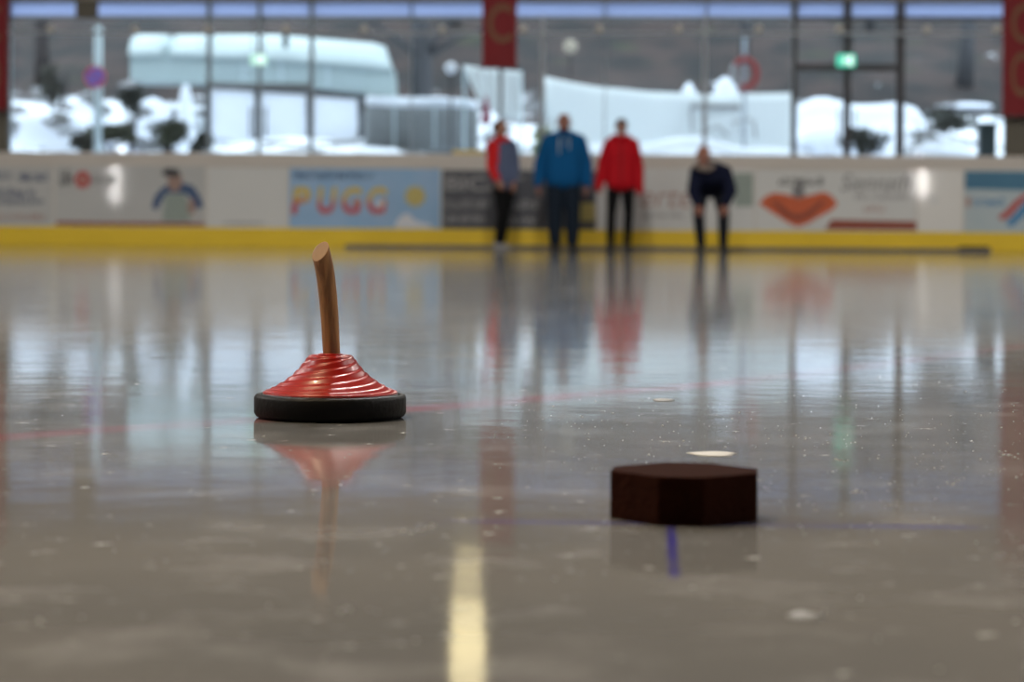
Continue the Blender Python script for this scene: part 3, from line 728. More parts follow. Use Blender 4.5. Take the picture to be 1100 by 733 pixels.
# ------------------------------------------------------------------ people
def capsule(bm, p0, p1, r0, r1, sub=2, sq=None):
    p0 = Vector(p0); p1 = Vector(p1); d = p1 - p0; L = d.length
    if L > 1e-6:
        q = d.to_track_quat('Z', 'Y').to_matrix().to_4x4()
        bmesh.ops.create_cone(bm, cap_ends=True, segments=16, radius1=r0, radius2=r1, depth=L, matrix=Matrix.Translation((p0 + p1) / 2) @ q)
    ball(bm, p0, r0, sub); ball(bm, p1, r1, sub)
def chain(bm, pts, rs):
    for i in range(len(pts) - 1): capsule(bm, pts[i], pts[i + 1], rs[i], rs[i + 1])
def remesh(name, bm, voxel, smooth, m, parent):
    me = bpy.data.meshes.new(name); bmesh.ops.recalc_face_normals(bm, faces=bm.faces); bm.to_mesh(me); bm.free()
    o = bpy.data.objects.new(name, me); COL.objects.link(o)
    a = o.modifiers.new('r', 'REMESH'); a.mode = 'VOXEL'; a.voxel_size = voxel; a.use_smooth_shade = True
    if smooth:
        s = o.modifiers.new('s', 'SMOOTH'); s.iterations = smooth; s.factor = 0.5
    dg = bpy.context.evaluated_depsgraph_get(); dg.update()
    me2 = bpy.data.meshes.new_from_object(o.evaluated_get(dg))
    bpy.data.objects.remove(o); bpy.data.meshes.remove(me)
    me2.name = name; me2.materials.clear(); me2.materials.append(m)
    for p in me2.polygons: p.use_smooth = True
    o = bpy.data.objects.new(name, me2); COL.objects.link(o)
    if parent: o.parent = parent
    return o
def hand(bm, w, d, pn, ulnar, curl=0.35, s=1.0):
    """w wrist, d finger direction, pn palm normal, ulnar = direction from thumb side to little finger side"""
    w = Vector(w); d = Vector(d).normalized(); pn = Vector(pn).normalized(); pn = (pn - d * pn.dot(d)).normalized()
    ul = d.cross(pn); 
    if ul.dot(Vector(ulnar)) < 0: ul = -ul
    fl = (0.072, 0.080, 0.075, 0.058)
    capsule(bm, w - d * 0.03 * s, w + d * 0.01 * s, 0.027 * s, 0.026 * s)
    for i in range(4):
        off = (i - 1.5) * 0.0195 * s
        kn = w + d * (0.088 - abs(i - 1.2) * 0.005) * s + ul * off
        capsule(bm, w + d * 0.012 * s + ul * off * 0.7, kn, 0.0155 * s, 0.0115 * s)
        p = kn; dd = d.copy(); r = 0.0095 * s
        for j, k in enumerate((0.45, 0.32, 0.23)):
            dd = (Matrix.Rotation(curl * (0.8 + 0.3 * j), 3, d.cross(pn)) @ dd).normalized()
            q = p + (dd + ul * (i - 1.5) * 0.05).normalized() * fl[i] * k * s
            capsule(bm, p, q, r, r * 0.9, 2); p = q; r *= 0.9
    t0 = w + d * 0.025 * s - ul * 0.028 * s; td = (d * 0.75 - ul * 0.6 + pn * 0.35).normalized()
    t1 = t0 + td * 0.035 * s; t2 = t1 + (td + d * 0.6 + pn * 0.2).normalized() * 0.03 * s; t3 = t2 + (d + pn * 0.25).normalized() * 0.024 * s
    capsule(bm, w + d * 0.01 * s, t0, 0.018 * s, 0.014 * s); capsule(bm, t0, t1, 0.014 * s, 0.0115 * s); capsule(bm, t1, t2, 0.0115 * s, 0.0105 * s); capsule(bm, t2, t3, 0.0105 * s, 0.009 * s)
def head_geo(bm, T, fat=1.0):
    """T: head frame, origin at the head's centre, -Y the face, Z up"""
    def B(c, r, rot=None): 
        ball(bm, T @ Vector(c), r, 3, T.to_3x3().to_4x4() @ (rot or Matrix()))
    B((0, 0.012, 0.035), (0.074 * fat, 0.094, 0.083)); B((0, -0.018, -0.035), (0.060 * fat, 0.072, 0.075))
    B((0, -0.046, -0.083), (0.040 * fat, 0.038, 0.028)); B((0, -0.068, 0.03), (0.055, 0.02, 0.014))
    B((0.036, -0.062, -0.025), (0.024 * fat, 0.022, 0.022)); B((-0.036, -0.062, -0.025), (0.024 * fat, 0.022, 0.022))
    capsule(bm, T @ Vector((0, -0.083, 0.012)), T @ Vector((0, -0.104, -0.028)), 0.009, 0.0135); B((0.012, -0.092, -0.03), (0.009,) * 3); B((-0.012, -0.092, -0.03), (0.009,) * 3)
    for sg in (-1, 1): B((sg * 0.076 * fat, 0.012, -0.005), (0.011, 0.019, 0.032))
    B((0, -0.083, -0.055), (0.024, 0.011, 0.009))
def face_parts(T, par):
    for sg in (-1, 1):
        bm = nb(); ball(bm, T @ Vector((sg * 0.031, -0.0735, 0.006)), (0.0125, 0.0125, 0.0075), 2); e = link('eye', bm, M['eye'], par, True)
        bm = nb(); ball(bm, T @ Vector((sg * 0.031, -0.0825, 0.006)), 0.0056, 2); link('iris', bm, M['iris'], e, True)
        bm = nb(); capsule(bm, T @ Vector((sg * 0.015, -0.089, 0.027)), T @ Vector((sg * 0.047, -0.080, 0.029)), 0.0045, 0.003); link('eyebrow', bm, M['hair_dark'], par, True)
    bm = nb(); ball(bm, T @ Vector((0, -0.0915, -0.055)), (0.022, 0.006, 0.0075), 2, T.to_3x3().to_4x4()); link('mouth', bm, M['lip'], par, True)
def shoe(par, an, yaw, m, s=1.0, z0=0.0):
    R = Matrix.Translation((an[0], an[1], z0)) @ Matrix.Rotation(yaw, 4, 'Z')
    bm = nb()
    for c, r in (((0, 0.035, 0.045), (0.042, 0.05, 0.045)), ((0, -0.04, 0.04), (0.045, 0.07, 0.035)), ((0, -0.12, 0.032), (0.047, 0.07, 0.030))):
        ball(bm, R @ (Vector(c) * s), tuple(x * s for x in r), 3, R.to_3x3().to_4x4())
    capsule(bm, R @ Vector((0, 0.02, 0.05)), R @ Vector((0, 0.02, 0.11)), 0.047, 0.047)
    bmesh.ops.create_cone(bm, cap_ends=True, segments=24, radius1=0.046 * s, radius2=0.046 * s, depth=0.022, matrix=R @ Matrix.Translation((0, -0.05, 0.011)) @ Matrix.Diagonal((1.0, 2.7, 1, 1)))
    # flat sole
    o = remesh('shoe', bm, 0.008, 2, m, par)
    for v in o.data.vertices:
        if v.co.z < z0 + 0.002: v.co.z = z0 + 0.002
    return o

def person(px, foot_y, D, lab, J):
    org = at(px, foot_y, D); org.z = 0
    root = None
    bm = nb()
    T = J['head']; fat = J.get('fat', 1.0); b = J.get('build', 1.0)
    head_geo(bm, T, fat)
    nk, ch = Vector(J['neck']), Vector(J['chest']); wa, pe = Vector(J['waist']), Vector(J['pelvis'])
    capsule(bm, T @ Vector((0, 0.02, -0.06)), nk, 0.055 * fat, 0.06 * fat)
    chain(bm, [nk, ch, wa, pe], [0.07, 0.105 * b, 0.10 * b, 0.11 * b])
    SL, SR, EL, ER, WL, WR = [Vector(J[k]) for k in ('sl', 'sr', 'el', 'er', 'wl', 'wr')]
    HL, HR, KL, KR, AL, AR = [Vector(J[k]) for k in ('hl', 'hr', 'kl', 'kr', 'al', 'ar')]
    for S, E, W in ((SL, EL, WL), (SR, ER, WR)):
        capsule(bm, nk, S, 0.07, 0.06); capsule(bm, ch, S, 0.085 * b, 0.05); chain(bm, [S, E, W], [0.056, 0.043, 0.028])
    for Hh, K, A_ in ((HL, KL, AL), (HR, KR, AR)):
        capsule(bm, pe, Hh, 0.10 * b, 0.085 * b); chain(bm, [Hh, K, (K * 0.6 + A_ * 0.4), A_], [0.088 * b, 0.056, 0.054, 0.036])
    for w, key, sg in ((WL, 'handl', -1), (WR, 'handr', 1)):
        d, pn, ul, cu = J[key]; hand(bm, w, d, pn, ul, cu, J.get('hs', 1.0))
    root = remesh('person', bm, 0.0055, 2, J['skin'], None)
    root.location = org
    tag(root, lab, 'person')
    face_parts(T, root)
    # trousers
    bm = nb(); g = J['leg_r']
    for Hh, K, A_ in ((HL, KL, AL), (HR, KR, AR)):
        capsule(bm, pe, Hh, 0.12 * b, g[0]); chain(bm, [Hh, K, (K * 0.5 + A_ * 0.5), A_ + (K - A_).normalized() * 0.02], [g[0], g[1], g[2], g[3]])
    capsule(bm, pe, wa, 0.12 * b, 0.105 * b)
    remesh('trousers', bm, 0.012, 3, J['leg_m'], root)
    # top
    t = J['top_r']; bm = nb()
    for x in (-1, 0, 1):
        o = Vector((x * t[4], 0, 0)); q = 0.012 if x == 0 else 0.0
        chain(bm, [nk * 0.35 + ch * 0.65 + o * 0.6, ch + o, wa + o, Vector(J['hem']) + o], [t[0] * 0.8 + q, t[0] + q, t[1] + q, t[2] + q])
    capsule(bm, nk, nk * 0.4 + ch * 0.6, 0.085, 0.12)
    for S, E, W, key in ((SL, EL, WL, 'handl'), (SR, ER, WR, 'handr')):
        capsule(bm, nk, S, 0.08, t[3]); capsule(bm, ch, S, 0.12, t[3])
        if not J.get('sleeves'): chain(bm, [S, E, W + (E - W).normalized() * J.get('cuff', 0.04)], [t[3], t[3] * 0.92, t[3] * 0.72])
    # flat hem: cut
    topo = remesh(J.get('top_name', 'jacket'), bm, 0.012, 3, J['top_m'], root)
    if J.get('sleeves'):
        for S, E, W, sm_ in ((SL, EL, WL, J['sleeves'][0]), (SR, ER, WR, J['sleeves'][1])):
            bm = nb(); chain(bm, [S + (S - E).normalized() * 0.01, E, W + (E - W).normalized() * 0.04], [t[3] + 0.008, t[3] * 0.95, t[3] * 0.75])
            remesh('sleeve', bm, 0.012, 3, sm_, root)
    shoe(root, AL, J.get('fyl', 0), J['shoe_m']); shoe(root, AR, J.get('fyr', 0), J['shoe_m'])
    return root, T

def R4(x=0, y=0, z=0): return Euler((x, y, z)).to_matrix().to_4x4()
def V(*a): return Vector(a)

# man in the blue hoodie
T2 = Matrix.Translation((0.0, -0.03, 1.68)) @ R4(0.06, 0, 0.03) @ Matrix.Diagonal((1.08, 1.05, 1.1, 1))
J = dict(head=T2, fat=1.1, build=1.25, neck=(0, 0, 1.53), chest=(0, 0, 1.32), waist=(0, -0.01, 1.08), pelvis=(0, 0, 0.93), hem=(0, -0.02, 0.95),
    sl=(-0.215, 0, 1.45), sr=(0.215, 0, 1.45), el=(-0.315, 0.03, 1.15), er=(0.305, 0.03, 1.15), wl=(-0.345, -0.05, 0.86), wr=(0.315, -0.05, 0.86),
    hl=(-0.10, 0, 0.9), hr=(0.10, 0, 0.9), kl=(-0.115, -0.02, 0.49), kr=(0.125, -0.02, 0.49), al=(-0.105, 0, 0.09), ar=(0.12, 0, 0.09),
    handl=((-0.02, -0.08, -1), (0.9, 0.25, 0), (0.2, 0.9, 0), 0.35), handr=((-0.02, -0.08, -1), (-0.9, 0.25, 0), (0.2, 0.9, 0), 0.35),
    skin=M['skin_b'], leg_m=M['blue_jeans'], leg_r=(0.128, 0.102, 0.096, 0.082), top_m=M['blue_hoodie'], top_r=(0.155, 0.165, 0.16, 0.088, 0.095), top_name='hoodie', shoe_m=M['shoe_dark'], fyl=-0.2, fyr=0.2, cuff=0.02)
p2, T = person(605, 268, 32.2, 'broad man in a blue hoodie and dark jeans standing with hanging arms', J)
bm = nb(); chain(bm, [V(-0.09, -0.06, 1.545), V(-0.05, -0.10, 1.51), V(0.05, -0.10, 1.51), V(0.09, -0.06, 1.545)], [0.035, 0.036, 0.036, 0.035]); chain(bm, [V(-0.09, -0.06, 1.545), V(-0.1, 0.07, 1.54), V(0, 0.12, 1.50), V(0.1, 0.07, 1.54), V(0.09, -0.06, 1.545)], [0.04, 0.05, 0.06, 0.05, 0.04])
remesh('hood', bm, 0.012, 3, M['blue_hoodie'], p2)
for x, z in ((-0.06, 1.26), (0.06, 1.33)):
    bm = nb(); tube(bm, [(x * 0.9, -0.13, 1.50), (x, -0.165, 1.44), (x * 1.1, -0.178, z)], 0.008, 8); link('drawstring', bm, M['cord_pale'], p2, True)
bm = nb(); ball(bm, T @ V(0, 0.022, 0.047), (0.078 * 1.1, 0.094, 0.079), 3); bmesh.ops.bisect_plane(bm, geom=bm.verts[:] + bm.edges[:] + bm.faces[:], plane_co=T @ V(0, -0.05, 0.075), plane_no=(0, -0.75, -0.66), clear_outer=True); link('hair', bm, M['hair_brown'], p2, True)
bm = nb(); ball(bm, T @ V(0, -0.045, -0.082), (0.05, 0.045, 0.035), 2); ball(bm, T @ V(0.045, -0.02, -0.055), (0.026, 0.045, 0.04), 2); ball(bm, T @ V(-0.045, -0.02, -0.055), (0.026, 0.045, 0.04), 2)
remesh('beard', bm, 0.006, 2, M['hair_brown'], p2)

# woman in the red jacket
T3 = Matrix.Translation((0.0, -0.02, 1.625)) @ R4(0.02, 0, -0.05)
J = dict(head=T3, fat=0.95, build=0.95, neck=(0, 0, 1.48), chest=(0, 0, 1.28), waist=(0, 0, 1.06), pelvis=(0, 0, 0.92), hem=(0.0, -0.01, 0.90),
    sl=(-0.165, 0, 1.41), sr=(0.165, 0, 1.41), el=(-0.245, 0.02, 1.13), er=(0.235, 0.02, 1.12), wl=(-0.295, -0.05, 0.86), wr=(0.245, -0.04, 0.82),
    hl=(-0.09, 0, 0.88), hr=(0.09, 0, 0.88), kl=(-0.125, -0.02, 0.48), kr=(0.105, -0.02, 0.48), al=(-0.135, 0.0, 0.085), ar=(0.09, 0, 0.085),
    handl=((-0.05, -0.1, -1), (0.9, 0.3, 0), (0.2, 0.9, 0), 0.55), handr=((0.02, -0.1, -1), (-0.9, 0.3, 0), (0.2, 0.9, 0), 0.55), hs=0.88,
    skin=M['skin'], leg_m=M['black_cloth'], leg_r=(0.100, 0.064, 0.060, 0.046), top_m=M['red_jacket'], top_r=(0.125, 0.128, 0.135, 0.078, 0.075), shoe_m=M['shoe_dark'], fyl=-0.2, fyr=0.2, cuff=-0.04)
p3, T = person(666.5, 268, 32.2, 'woman in a red hooded jacket and black tights standing upright', J)
bm = nb(); chain(bm, [V(-0.075, -0.05, 1.50), V(-0.03, -0.085, 1.475), V(0.03, -0.085, 1.475), V(0.075, -0.05, 1.50), V(0.09, 0.06, 1.50), V(0, 0.10, 1.47), V(-0.09, 0.06, 1.50), V(-0.075, -0.05, 1.50)], [0.035] * 4 + [0.05, 0.06, 0.05, 0.035])
remesh('hood', bm, 0.012, 3, M['red_jacket'], p3)
bm = nb(); tube(bm, [(0, -0.128, 1.42), (0, -0.148, 1.28), (0, -0.15, 1.06), (0, -0.15, 0.86)], 0.007, 8); link('zipper', bm, M['banner'], p3, True)
bm = nb(); ball(bm, T @ V(0, 0.022, 0.045), (0.081, 0.097, 0.084), 3); bmesh.ops.bisect_plane(bm, geom=bm.verts[:] + bm.edges[:] + bm.faces[:], plane_co=T @ V(0, -0.066, 0.05), plane_no=(0, -0.75, -0.66), clear_outer=True)
ball(bm, T @ V(0, 0.11, 0.05), (0.035, 0.04, 0.035), 2); link('hair', bm, M['hair_brown'], p3, True)

# woman in the red and slate jacket, turned to the right
T1 = Matrix.Translation((-0.035, -0.03, 1.60)) @ R4(0.05, 0, 0.35) @ Matrix.Diagonal((1.03, 1.03, 1.03, 1))
J = dict(head=T1, fat=0.97, build=0.92, neck=(-0.02, 0, 1.45), chest=(-0.015, 0, 1.26), waist=(0.0, 0, 1.04), pelvis=(0.02, 0.02, 0.90), hem=(0.02, 0.0, 0.90),
    sl=(-0.15, -0.04, 1.38), sr=(0.115, 0.06, 1.38), el=(-0.17, -0.08, 1.10), er=(0.155, -0.02, 1.10), wl=(-0.075, -0.20, 0.90), wr=(0.14, -0.16, 0.88),
    hl=(-0.05, 0.0, 0.87), hr=(0.09, 0.02, 0.87), kl=(-0.02, -0.06, 0.47), kr=(0.02, 0.04, 0.47), al=(-0.075, -0.01, 0.085), ar=(-0.02, 0.09, 0.085),
    handl=((0.35, -0.2, -0.9), (0.5, 0.7, 0), (-0.5, 0.5, 0.1), 0.45), handr=((0.0, -0.3, -0.9), (-0.8, 0.4, 0), (0.2, 0.8, 0), 0.5), hs=0.9,
    skin=M['skin'], leg_m=M['black_cloth'], leg_r=(0.098, 0.068, 0.062, 0.046), top_m=M['slate'], top_r=(0.122, 0.125, 0.128, 0.068, 0.05), shoe_m=M['shoe_grey'], fyl=0.25, fyr=0.5,
    sleeves=(M['red_bright'], M['slate']))
p1, T = person(540.5, 268, 32.2, 'woman in a red and slate blue jacket with dark tied hair and pale shoes', J)
bm = nb(); chain(bm, [V(-0.10, -0.03, 1.48), V(-0.05, -0.085, 1.455), V(0.02, -0.08, 1.455), V(0.06, -0.03, 1.48), V(0.06, 0.06, 1.47), V(-0.02, 0.09, 1.46), V(-0.10, 0.05, 1.47), V(-0.10, -0.03, 1.48)], [0.038] * 4 + [0.045] * 3 + [0.038])
remesh('collar', bm, 0.012, 3, M['red_bright'], p1)
bm = nb(); chain(bm, [V(-0.105, -0.085, 1.40), V(-0.11, -0.10, 1.26), V(-0.10, -0.10, 1.12)], [0.05, 0.05, 0.035]); remesh('red_side_panel', bm, 0.012, 3, M['red_bright'], p1)
bm = nb(); ball(bm, T @ V(0, 0.028, 0.045), (0.082, 0.096, 0.084), 3)
pn = (T.to_3x3() @ V(0, -0.75, -0.66)); bmesh.ops.bisect_plane(bm, geom=bm.verts[:] + bm.edges[:] + bm.faces[:], plane_co=T @ V(0, -0.05, 0.055), plane_no=pn, clear_outer=True)
ball(bm, T @ V(-0.035, 0.06, 0.02), (0.075, 0.075, 0.085), 3); ball(bm, T @ V(-0.02, 0.13, 0.045), (0.05, 0.06, 0.05), 2); capsule(bm, T @ V(0, 0.15, 0.03), T @ V(0, 0.17, -0.10), 0.032, 0.014); link('hair', bm, M['hair_dark'], p1, True)

# man bending forward, hands on knees
T4 = Matrix.Translation((-0.115, -0.40, 1.22)) @ R4(0.42, 0.05, 0.1) @ Matrix.Diagonal((1.05, 1.05, 1.05, 1))
J = dict(head=T4, fat=1.08, build=1.12, neck=(-0.09, -0.27, 1.10), chest=(-0.02, -0.13, 1.00), waist=(0.03, 0.10, 0.91), pelvis=(0.03, 0.27, 0.84), hem=(0.02, 0.16, 0.84),
    sl=(-0.185, -0.20, 1.02), sr=(0.185, -0.17, 1.02), el=(-0.225, -0.19, 0.77), er=(0.255, -0.17, 0.78), wl=(-0.17, -0.20, 0.60), wr=(0.185, -0.20, 0.60),
    hl=(-0.08, 0.26, 0.80), hr=(0.13, 0.26, 0.80), kl=(-0.15, -0.10, 0.49), kr=(0.17, -0.10, 0.49), al=(-0.10, 0.08, 0.085), ar=(0.185, 0.08, 0.085),
    handl=((0.15, 0.02, -1), (0.15, 1, 0), (-0.9, 0.0, 0), 0.3), handr=((-0.15, 0.02, -1), (-0.15, 1, 0), (0.9, 0.0, 0), 0.3),
    skin=M['skin_b'], leg_m=M['jeans_black'], leg_r=(0.105, 0.078, 0.072, 0.06), top_m=M['navy'], top_r=(0.165, 0.15, 0.15, 0.088, 0.06), top_name='sweater', shoe_m=M['shoe_dark'], fyl=-0.35, fyr=0.25, cuff=0.03)
p4, T = person(762, 271, 31.0, 'balding man in a navy sweater bending forward with hands on his knees', J)
bm = nb(); chain(bm, [V(-0.19, -0.33, 1.09), V(-0.14, -0.40, 1.06), V(-0.06, -0.40, 1.05), V(0.0, -0.34, 1.08), V(0.0, -0.24, 1.13), V(-0.16, -0.24, 1.13), V(-0.19, -0.33, 1.09)], [0.04] * 7)
remesh('collar', bm, 0.012, 3, M['beige_cloth'], p4)
bm = nb(); ball(bm, T @ V(0, 0.033, 0.012), (0.0875, 0.09, 0.064), 3)
ho = link('hair', bm, M['hair_grey'], p4, True)

# ------------------------------------------------------------------ outside: terrain
def terr(x, y):
    z = 1.0 + 0.75 * min(max((y - 36.5) / 8, 0), 1)
    if y > 46: z += (y - 46) * 0.36
    z += 0.12 * math.sin(x * 0.9 + y * 0.4) + 0.10 * math.sin(x * 0.37 - y * 0.55 + 1.0)
    return z
bm = nb(); nx, ny = 90, 60; vs = []
for j in range(ny + 1):
    y = 36.5 + 60 * (j / ny) ** 1.5; row = []
    for i in range(nx + 1):
        x = -30 + 60 * i / nx; row.append(bm.verts.new((x, y, terr(x, y) + random.uniform(-0.05, 0.05) * (1 if y > 40 else 0.4))))
    vs.append(row)
for j in range(ny):
    for i in range(nx): bm.faces.new((vs[j][i], vs[j][i + 1], vs[j + 1][i + 1], vs[j + 1][i]))
b0 = [bm.verts.new((v.co.x, v.co.y, 0)) for v in vs[0]]
for i in range(nx): bm.faces.new((b0[i], b0[i + 1], vs[0][i + 1], vs[0][i]))
tag(link('hill_ground', bm, M['hill'], smooth=True), 'brown wooded hillside with snow patches behind the glass', 'hillside', kind='structure')

def on_ground(px, D, py=150):
    p = at(px, py, D); p.z = terr(p.x, p.y); return p
# trees
def tree(px, D, r, h, m, lab, seed):
    rnd = random.Random(seed); p = on_ground(px, D); p.z -= 0.15
    root = empty('bare_tree', Matrix.Translation(p), label=lab, cat='tree', group='bare trees on the hillside')
    bm = nb(); pts = [V(0, 0, 0)]; x = y = 0
    for i in range(1, 9):
        x += rnd.uniform(-0.06, 0.06); y += rnd.uniform(-0.06, 0.06); pts.append(V(x, y, h * i / 8))
    tube(bm, pts, [r * 1.25] + [r * (1 - 0.7 * i / 8) for i in range(1, 9)], 10)
    link('trunk', bm, m, root, True)
    for k in range(12):
        bm = nb(); i = rnd.randint(2, 7); q = pts[i]; a = rnd.uniform(0, 2 * PI); L = rnd.uniform(0.8, 2.0)
        d = V(math.cos(a), math.sin(a), rnd.uniform(0.3, 1.0)).normalized()
        e = q + d * L; tube(bm, [q, q + d * L * 0.5 + V(0, 0, 0.05), e], [r * 0.3, r * 0.18, r * 0.06], 6)
        for s in range(3):
            d2 = (d + V(rnd.uniform(-1, 1), rnd.uniform(-1, 1), rnd.uniform(0, 0.8)) * 0.7).normalized()
            b0 = q + d * L * rnd.uniform(0.4, 0.9); tube(bm, [b0, b0 + d2 * L * 0.5], [r * 0.12, r * 0.03], 5)
        link('branch', bm, m, root, True)
trees = [(46, 50, 0.16, 7, 'bark', 'dark bare trunk standing left of the round road sign'),
         (72, 56, 0.14, 8, 'bark', 'thin bare tree between the sign pole and the left banner'),
         (20, 58, 0.13, 8, 'bark_pale', 'pale bare tree beside the left red banner'),
         (451, 47, 0.24, 7, 'bark_pale', 'thick grey trunk right of the long white building'),
         (486, 54, 0.14, 8, 'bark', 'bare tree left of the middle red banner'),
         (632, 57, 0.15, 9, 'bark', 'bare tree above the left end of the long white sheet'),
         (700, 60, 0.15, 9, 'bark', 'bare tree above the middle of the long white sheet'),
         (799, 52, 0.11, 8, 'bark_pale', 'slim pale trunk rising over the red ring'),
         (838, 58, 0.14, 9, 'bark', 'bare tree left of the dark framed door'),
         (934, 55, 0.10, 9, 'bark_pale', 'slim grey trunk behind the right door leaf'),
         (876, 61, 0.15, 9, 'bark', 'dark bare tree behind the left door leaf'),
         (1000, 57, 0.12, 9, 'bark', 'bare tree behind the window right of the door'),
         (1035, 50, 0.16, 9, 'bark_pale', 'pale bare trunk near the right red banner'),
         (1070, 66, 0.13, 9, 'bark', 'dark bare tree just left of the right red banner')]
for i, (px, D, r, h, m, lab) in enumerate(trees): tree(px, D, r, h, M[m], lab, i + 3)

def shrub(px, D, py, w, h, m, lab, seed, name='shrub'):
    rnd = random.Random(seed); p = at(px, py, D); g = terr(p.x, p.y)
    root = empty(name, Matrix.Translation((p.x, p.y, g)), label=lab, cat='bush', group='bushes on the slope')
    cz = p.z - g
    bm = nb()
    for k in range(9):
        a = rnd.uniform(0, 2 * PI); e = V(math.cos(a) * w * 0.4, math.sin(a) * w * 0.3, max(cz + h * rnd.uniform(-0.2, 0.4), 0.1))
        tube(bm, [(0, 0, -0.1), e * 0.5 + V(0, 0, 0.1), e], [0.02, 0.014, 0.006], 5)
    link('stems', bm, M['bark'], root)
    bm = nb(); lobes = [V(rnd.uniform(-0.6, 0.6) * w / 2, rnd.uniform(-0.4, 0.4) * w / 2, rnd.uniform(-1.1, 0.5) * h / 2) for _ in range(6)]
    for k in range(420):
        q = V(rnd.gauss(0, 1), rnd.gauss(0, 1), rnd.gauss(0, 1)).normalized() * rnd.random() ** 0.4
        lo = lobes[k % 6]; c = V(lo.x + q.x * w * 0.3, lo.y + q.y * w * 0.3, max(cz + lo.z + q.z * h * 0.36, 0.03)); s = rnd.uniform(0.04, 0.08)
        d = V(rnd.uniform(-1, 1), rnd.uniform(-1, 1), rnd.uniform(-0.5, 1)).normalized(); u = d.orthogonal().normalized(); v2 = d.cross(u)
        f = [bm.verts.new(c + u * s), bm.verts.new(c + v2 * s * 0.5 + d * 0.01), bm.verts.new(c - u * s), bm.verts.new(c - v2 * s * 0.5 + d * 0.01)]
        bm.faces.new(f)
    link('leaves', bm, m, root)
shrub(585, 41, 140, 0.45, 0.75, M['leaf_yellow'], 'yellow green bush between the two white sheets', 1)
shrub(930, 41, 143, 0.95, 0.42, M['leaf_dark'], 'low dark bush in the snow behind the right door leaf', 2)
shrub(120, 42, 143, 1.0, 0.3, M['leaf'], 'low dull green bush at the foot of the sign pole', 3)
shrub(1010, 44, 128, 1.3, 0.3, M['leaf_dark'], 'flat dark bush in the snow left of the dark bin', 4)
shrub(182, 41, 140, 0.8, 0.35, M['leaf'], 'low dull green bush left of the white building posts', 6)
shrub(92, 40.5, 152, 0.5, 0.22, M['leaf_dark'], 'small dark bush in the snow left of the sign pole foot', 8)
shrub(141, 44.0, 103, 0.45, 0.4, M['leaf_dark'], 'dark bush left of the lower end of the long building', 9)
shrub(216, 40.5, 150, 0.35, 0.3, M['leaf_dark'], 'small dark bush by the leftmost building post', 10)
shrub(60, 45.8, 84, 0.6, 0.5, M['leaf_dark'], 'dark bush beside the bare trunk at far left', 12)
shrub(780, 58, 26, 1.0, 0.5, M['leaf_yellow'], 'green bush high on the slope above the red ring', 7)

# long pale building, its roof line falling to the right
BD = 46.0
def bp_(px, py): p = at(px, py, BD); return p.x, p.z
BX0 = bp_(140, 100)[0]
FM = Matrix.Translation((BX0, BD, 1.5)); FI = FM.inverted()
def lp(px, py): x, z = bp_(px, py); return (x - BX0, z - 1.5)
def slab(name, poly, y0, y1, m, tb):
    bm = nb(); prism(bm, [lp(x, y) for x, y in poly], y0, y1); o = link(name, bm, m, tb); o.matrix_world = FM; return o
tb = empty('long_building', FM, label='long pale building with a snowy rounded roof and dark ground floor posts', cat='building')
slab('upper_wall', [(140, 56), (228, 58), (330, 64), (421, 72), (424, 106), (330, 96), (228, 89), (140, 86)], 0.0, 1.6, M['wall_pale'], tb)
def roof(name, top, bot):
    bm = nb(); k = 8; rows = []
    for (xt, yt), (xb, yb) in zip(top, bot):
        a = lp(xt, yt); b = lp(xb, yb); r_ = []
        for i in range(k + 1):
            th = PI / 2 * i / k; r_.append(bm.verts.new((a[0] + (b[0] - a[0]) * (1 - math.sin(th)), -0.12 + 1.0 * (1 - math.cos(th)), b[1] + (a[1] - b[1]) * math.sin(th))))
        r_.append(bm.verts.new((a[0], 1.75, a[1] - 0.1))); r_.append(bm.verts.new((b[0], 1.75, b[1])))
        rows.append(r_)
    n = len(rows[0])
    for r0, r1 in zip(rows, rows[1:]):
        for i in range(n): bm.faces.new((r0[i], r0[(i + 1) % n], r1[(i + 1) % n], r1[i]))
    bm.faces.new(rows[0]); bm.faces.new(rows[-1][::-1])
    link(name, bm, M['roof_white'], tb, True).matrix_world = FM
roof('roof', [(140, 34), (174, 32)], [(139, 60), (175, 60)])
roof('roof', [(184, 34), (222, 34)], [(183, 60), (223, 61)])
roof('roof', [(228, 31), (270, 32), (340, 38), (400, 43), (412, 47)], [(226, 62), (270, 63), (340, 68), (400, 73), (421, 75)])
slab('beam', [(223, 89), (330, 95.5), (424, 105), (424, 108), (330, 100), (223, 94)], -0.06, 0.0, M['steel_dark'], tb)
for px, yt in ((223, 93), (277, 96), (333, 99), (388, 104)): slab('post', [(px - 3, yt), (px + 3, yt), (px + 3, 168), (px - 3, 168)], -0.05, 0.07, M['steel_dark'], tb)
for a_, b_, yt in ((227, 273, 95), (281, 329, 99), (337, 384, 104)): slab('white_panel', [(a_, yt), (b_, yt + 3), (b_, 146), (b_ - 6, 152), (a_ + 3, 149), (a_, 145)], 0.0, 0.05, M['snow'], tb)
for dy in (0, 9, 18): slab('siding_rail', [(230, 68 + dy), (330, 73 + dy), (392, 78 + dy), (392, 80 + dy), (330, 75 + dy), (230, 70 + dy)], -0.03, 0.0, M['galv'], tb)
for px in (262, 302, 352): slab('wall_stile', [(px - 1.5, 66), (px + 1.5, 66), (px + 1.5, 95), (px - 1.5, 95)], -0.035, 0.0, M['galv'], tb)
slab('downpipe', [(305, 34), (311, 34), (311, 52), (305, 52)], -0.3, -0.2, M['steel_dark'], tb)

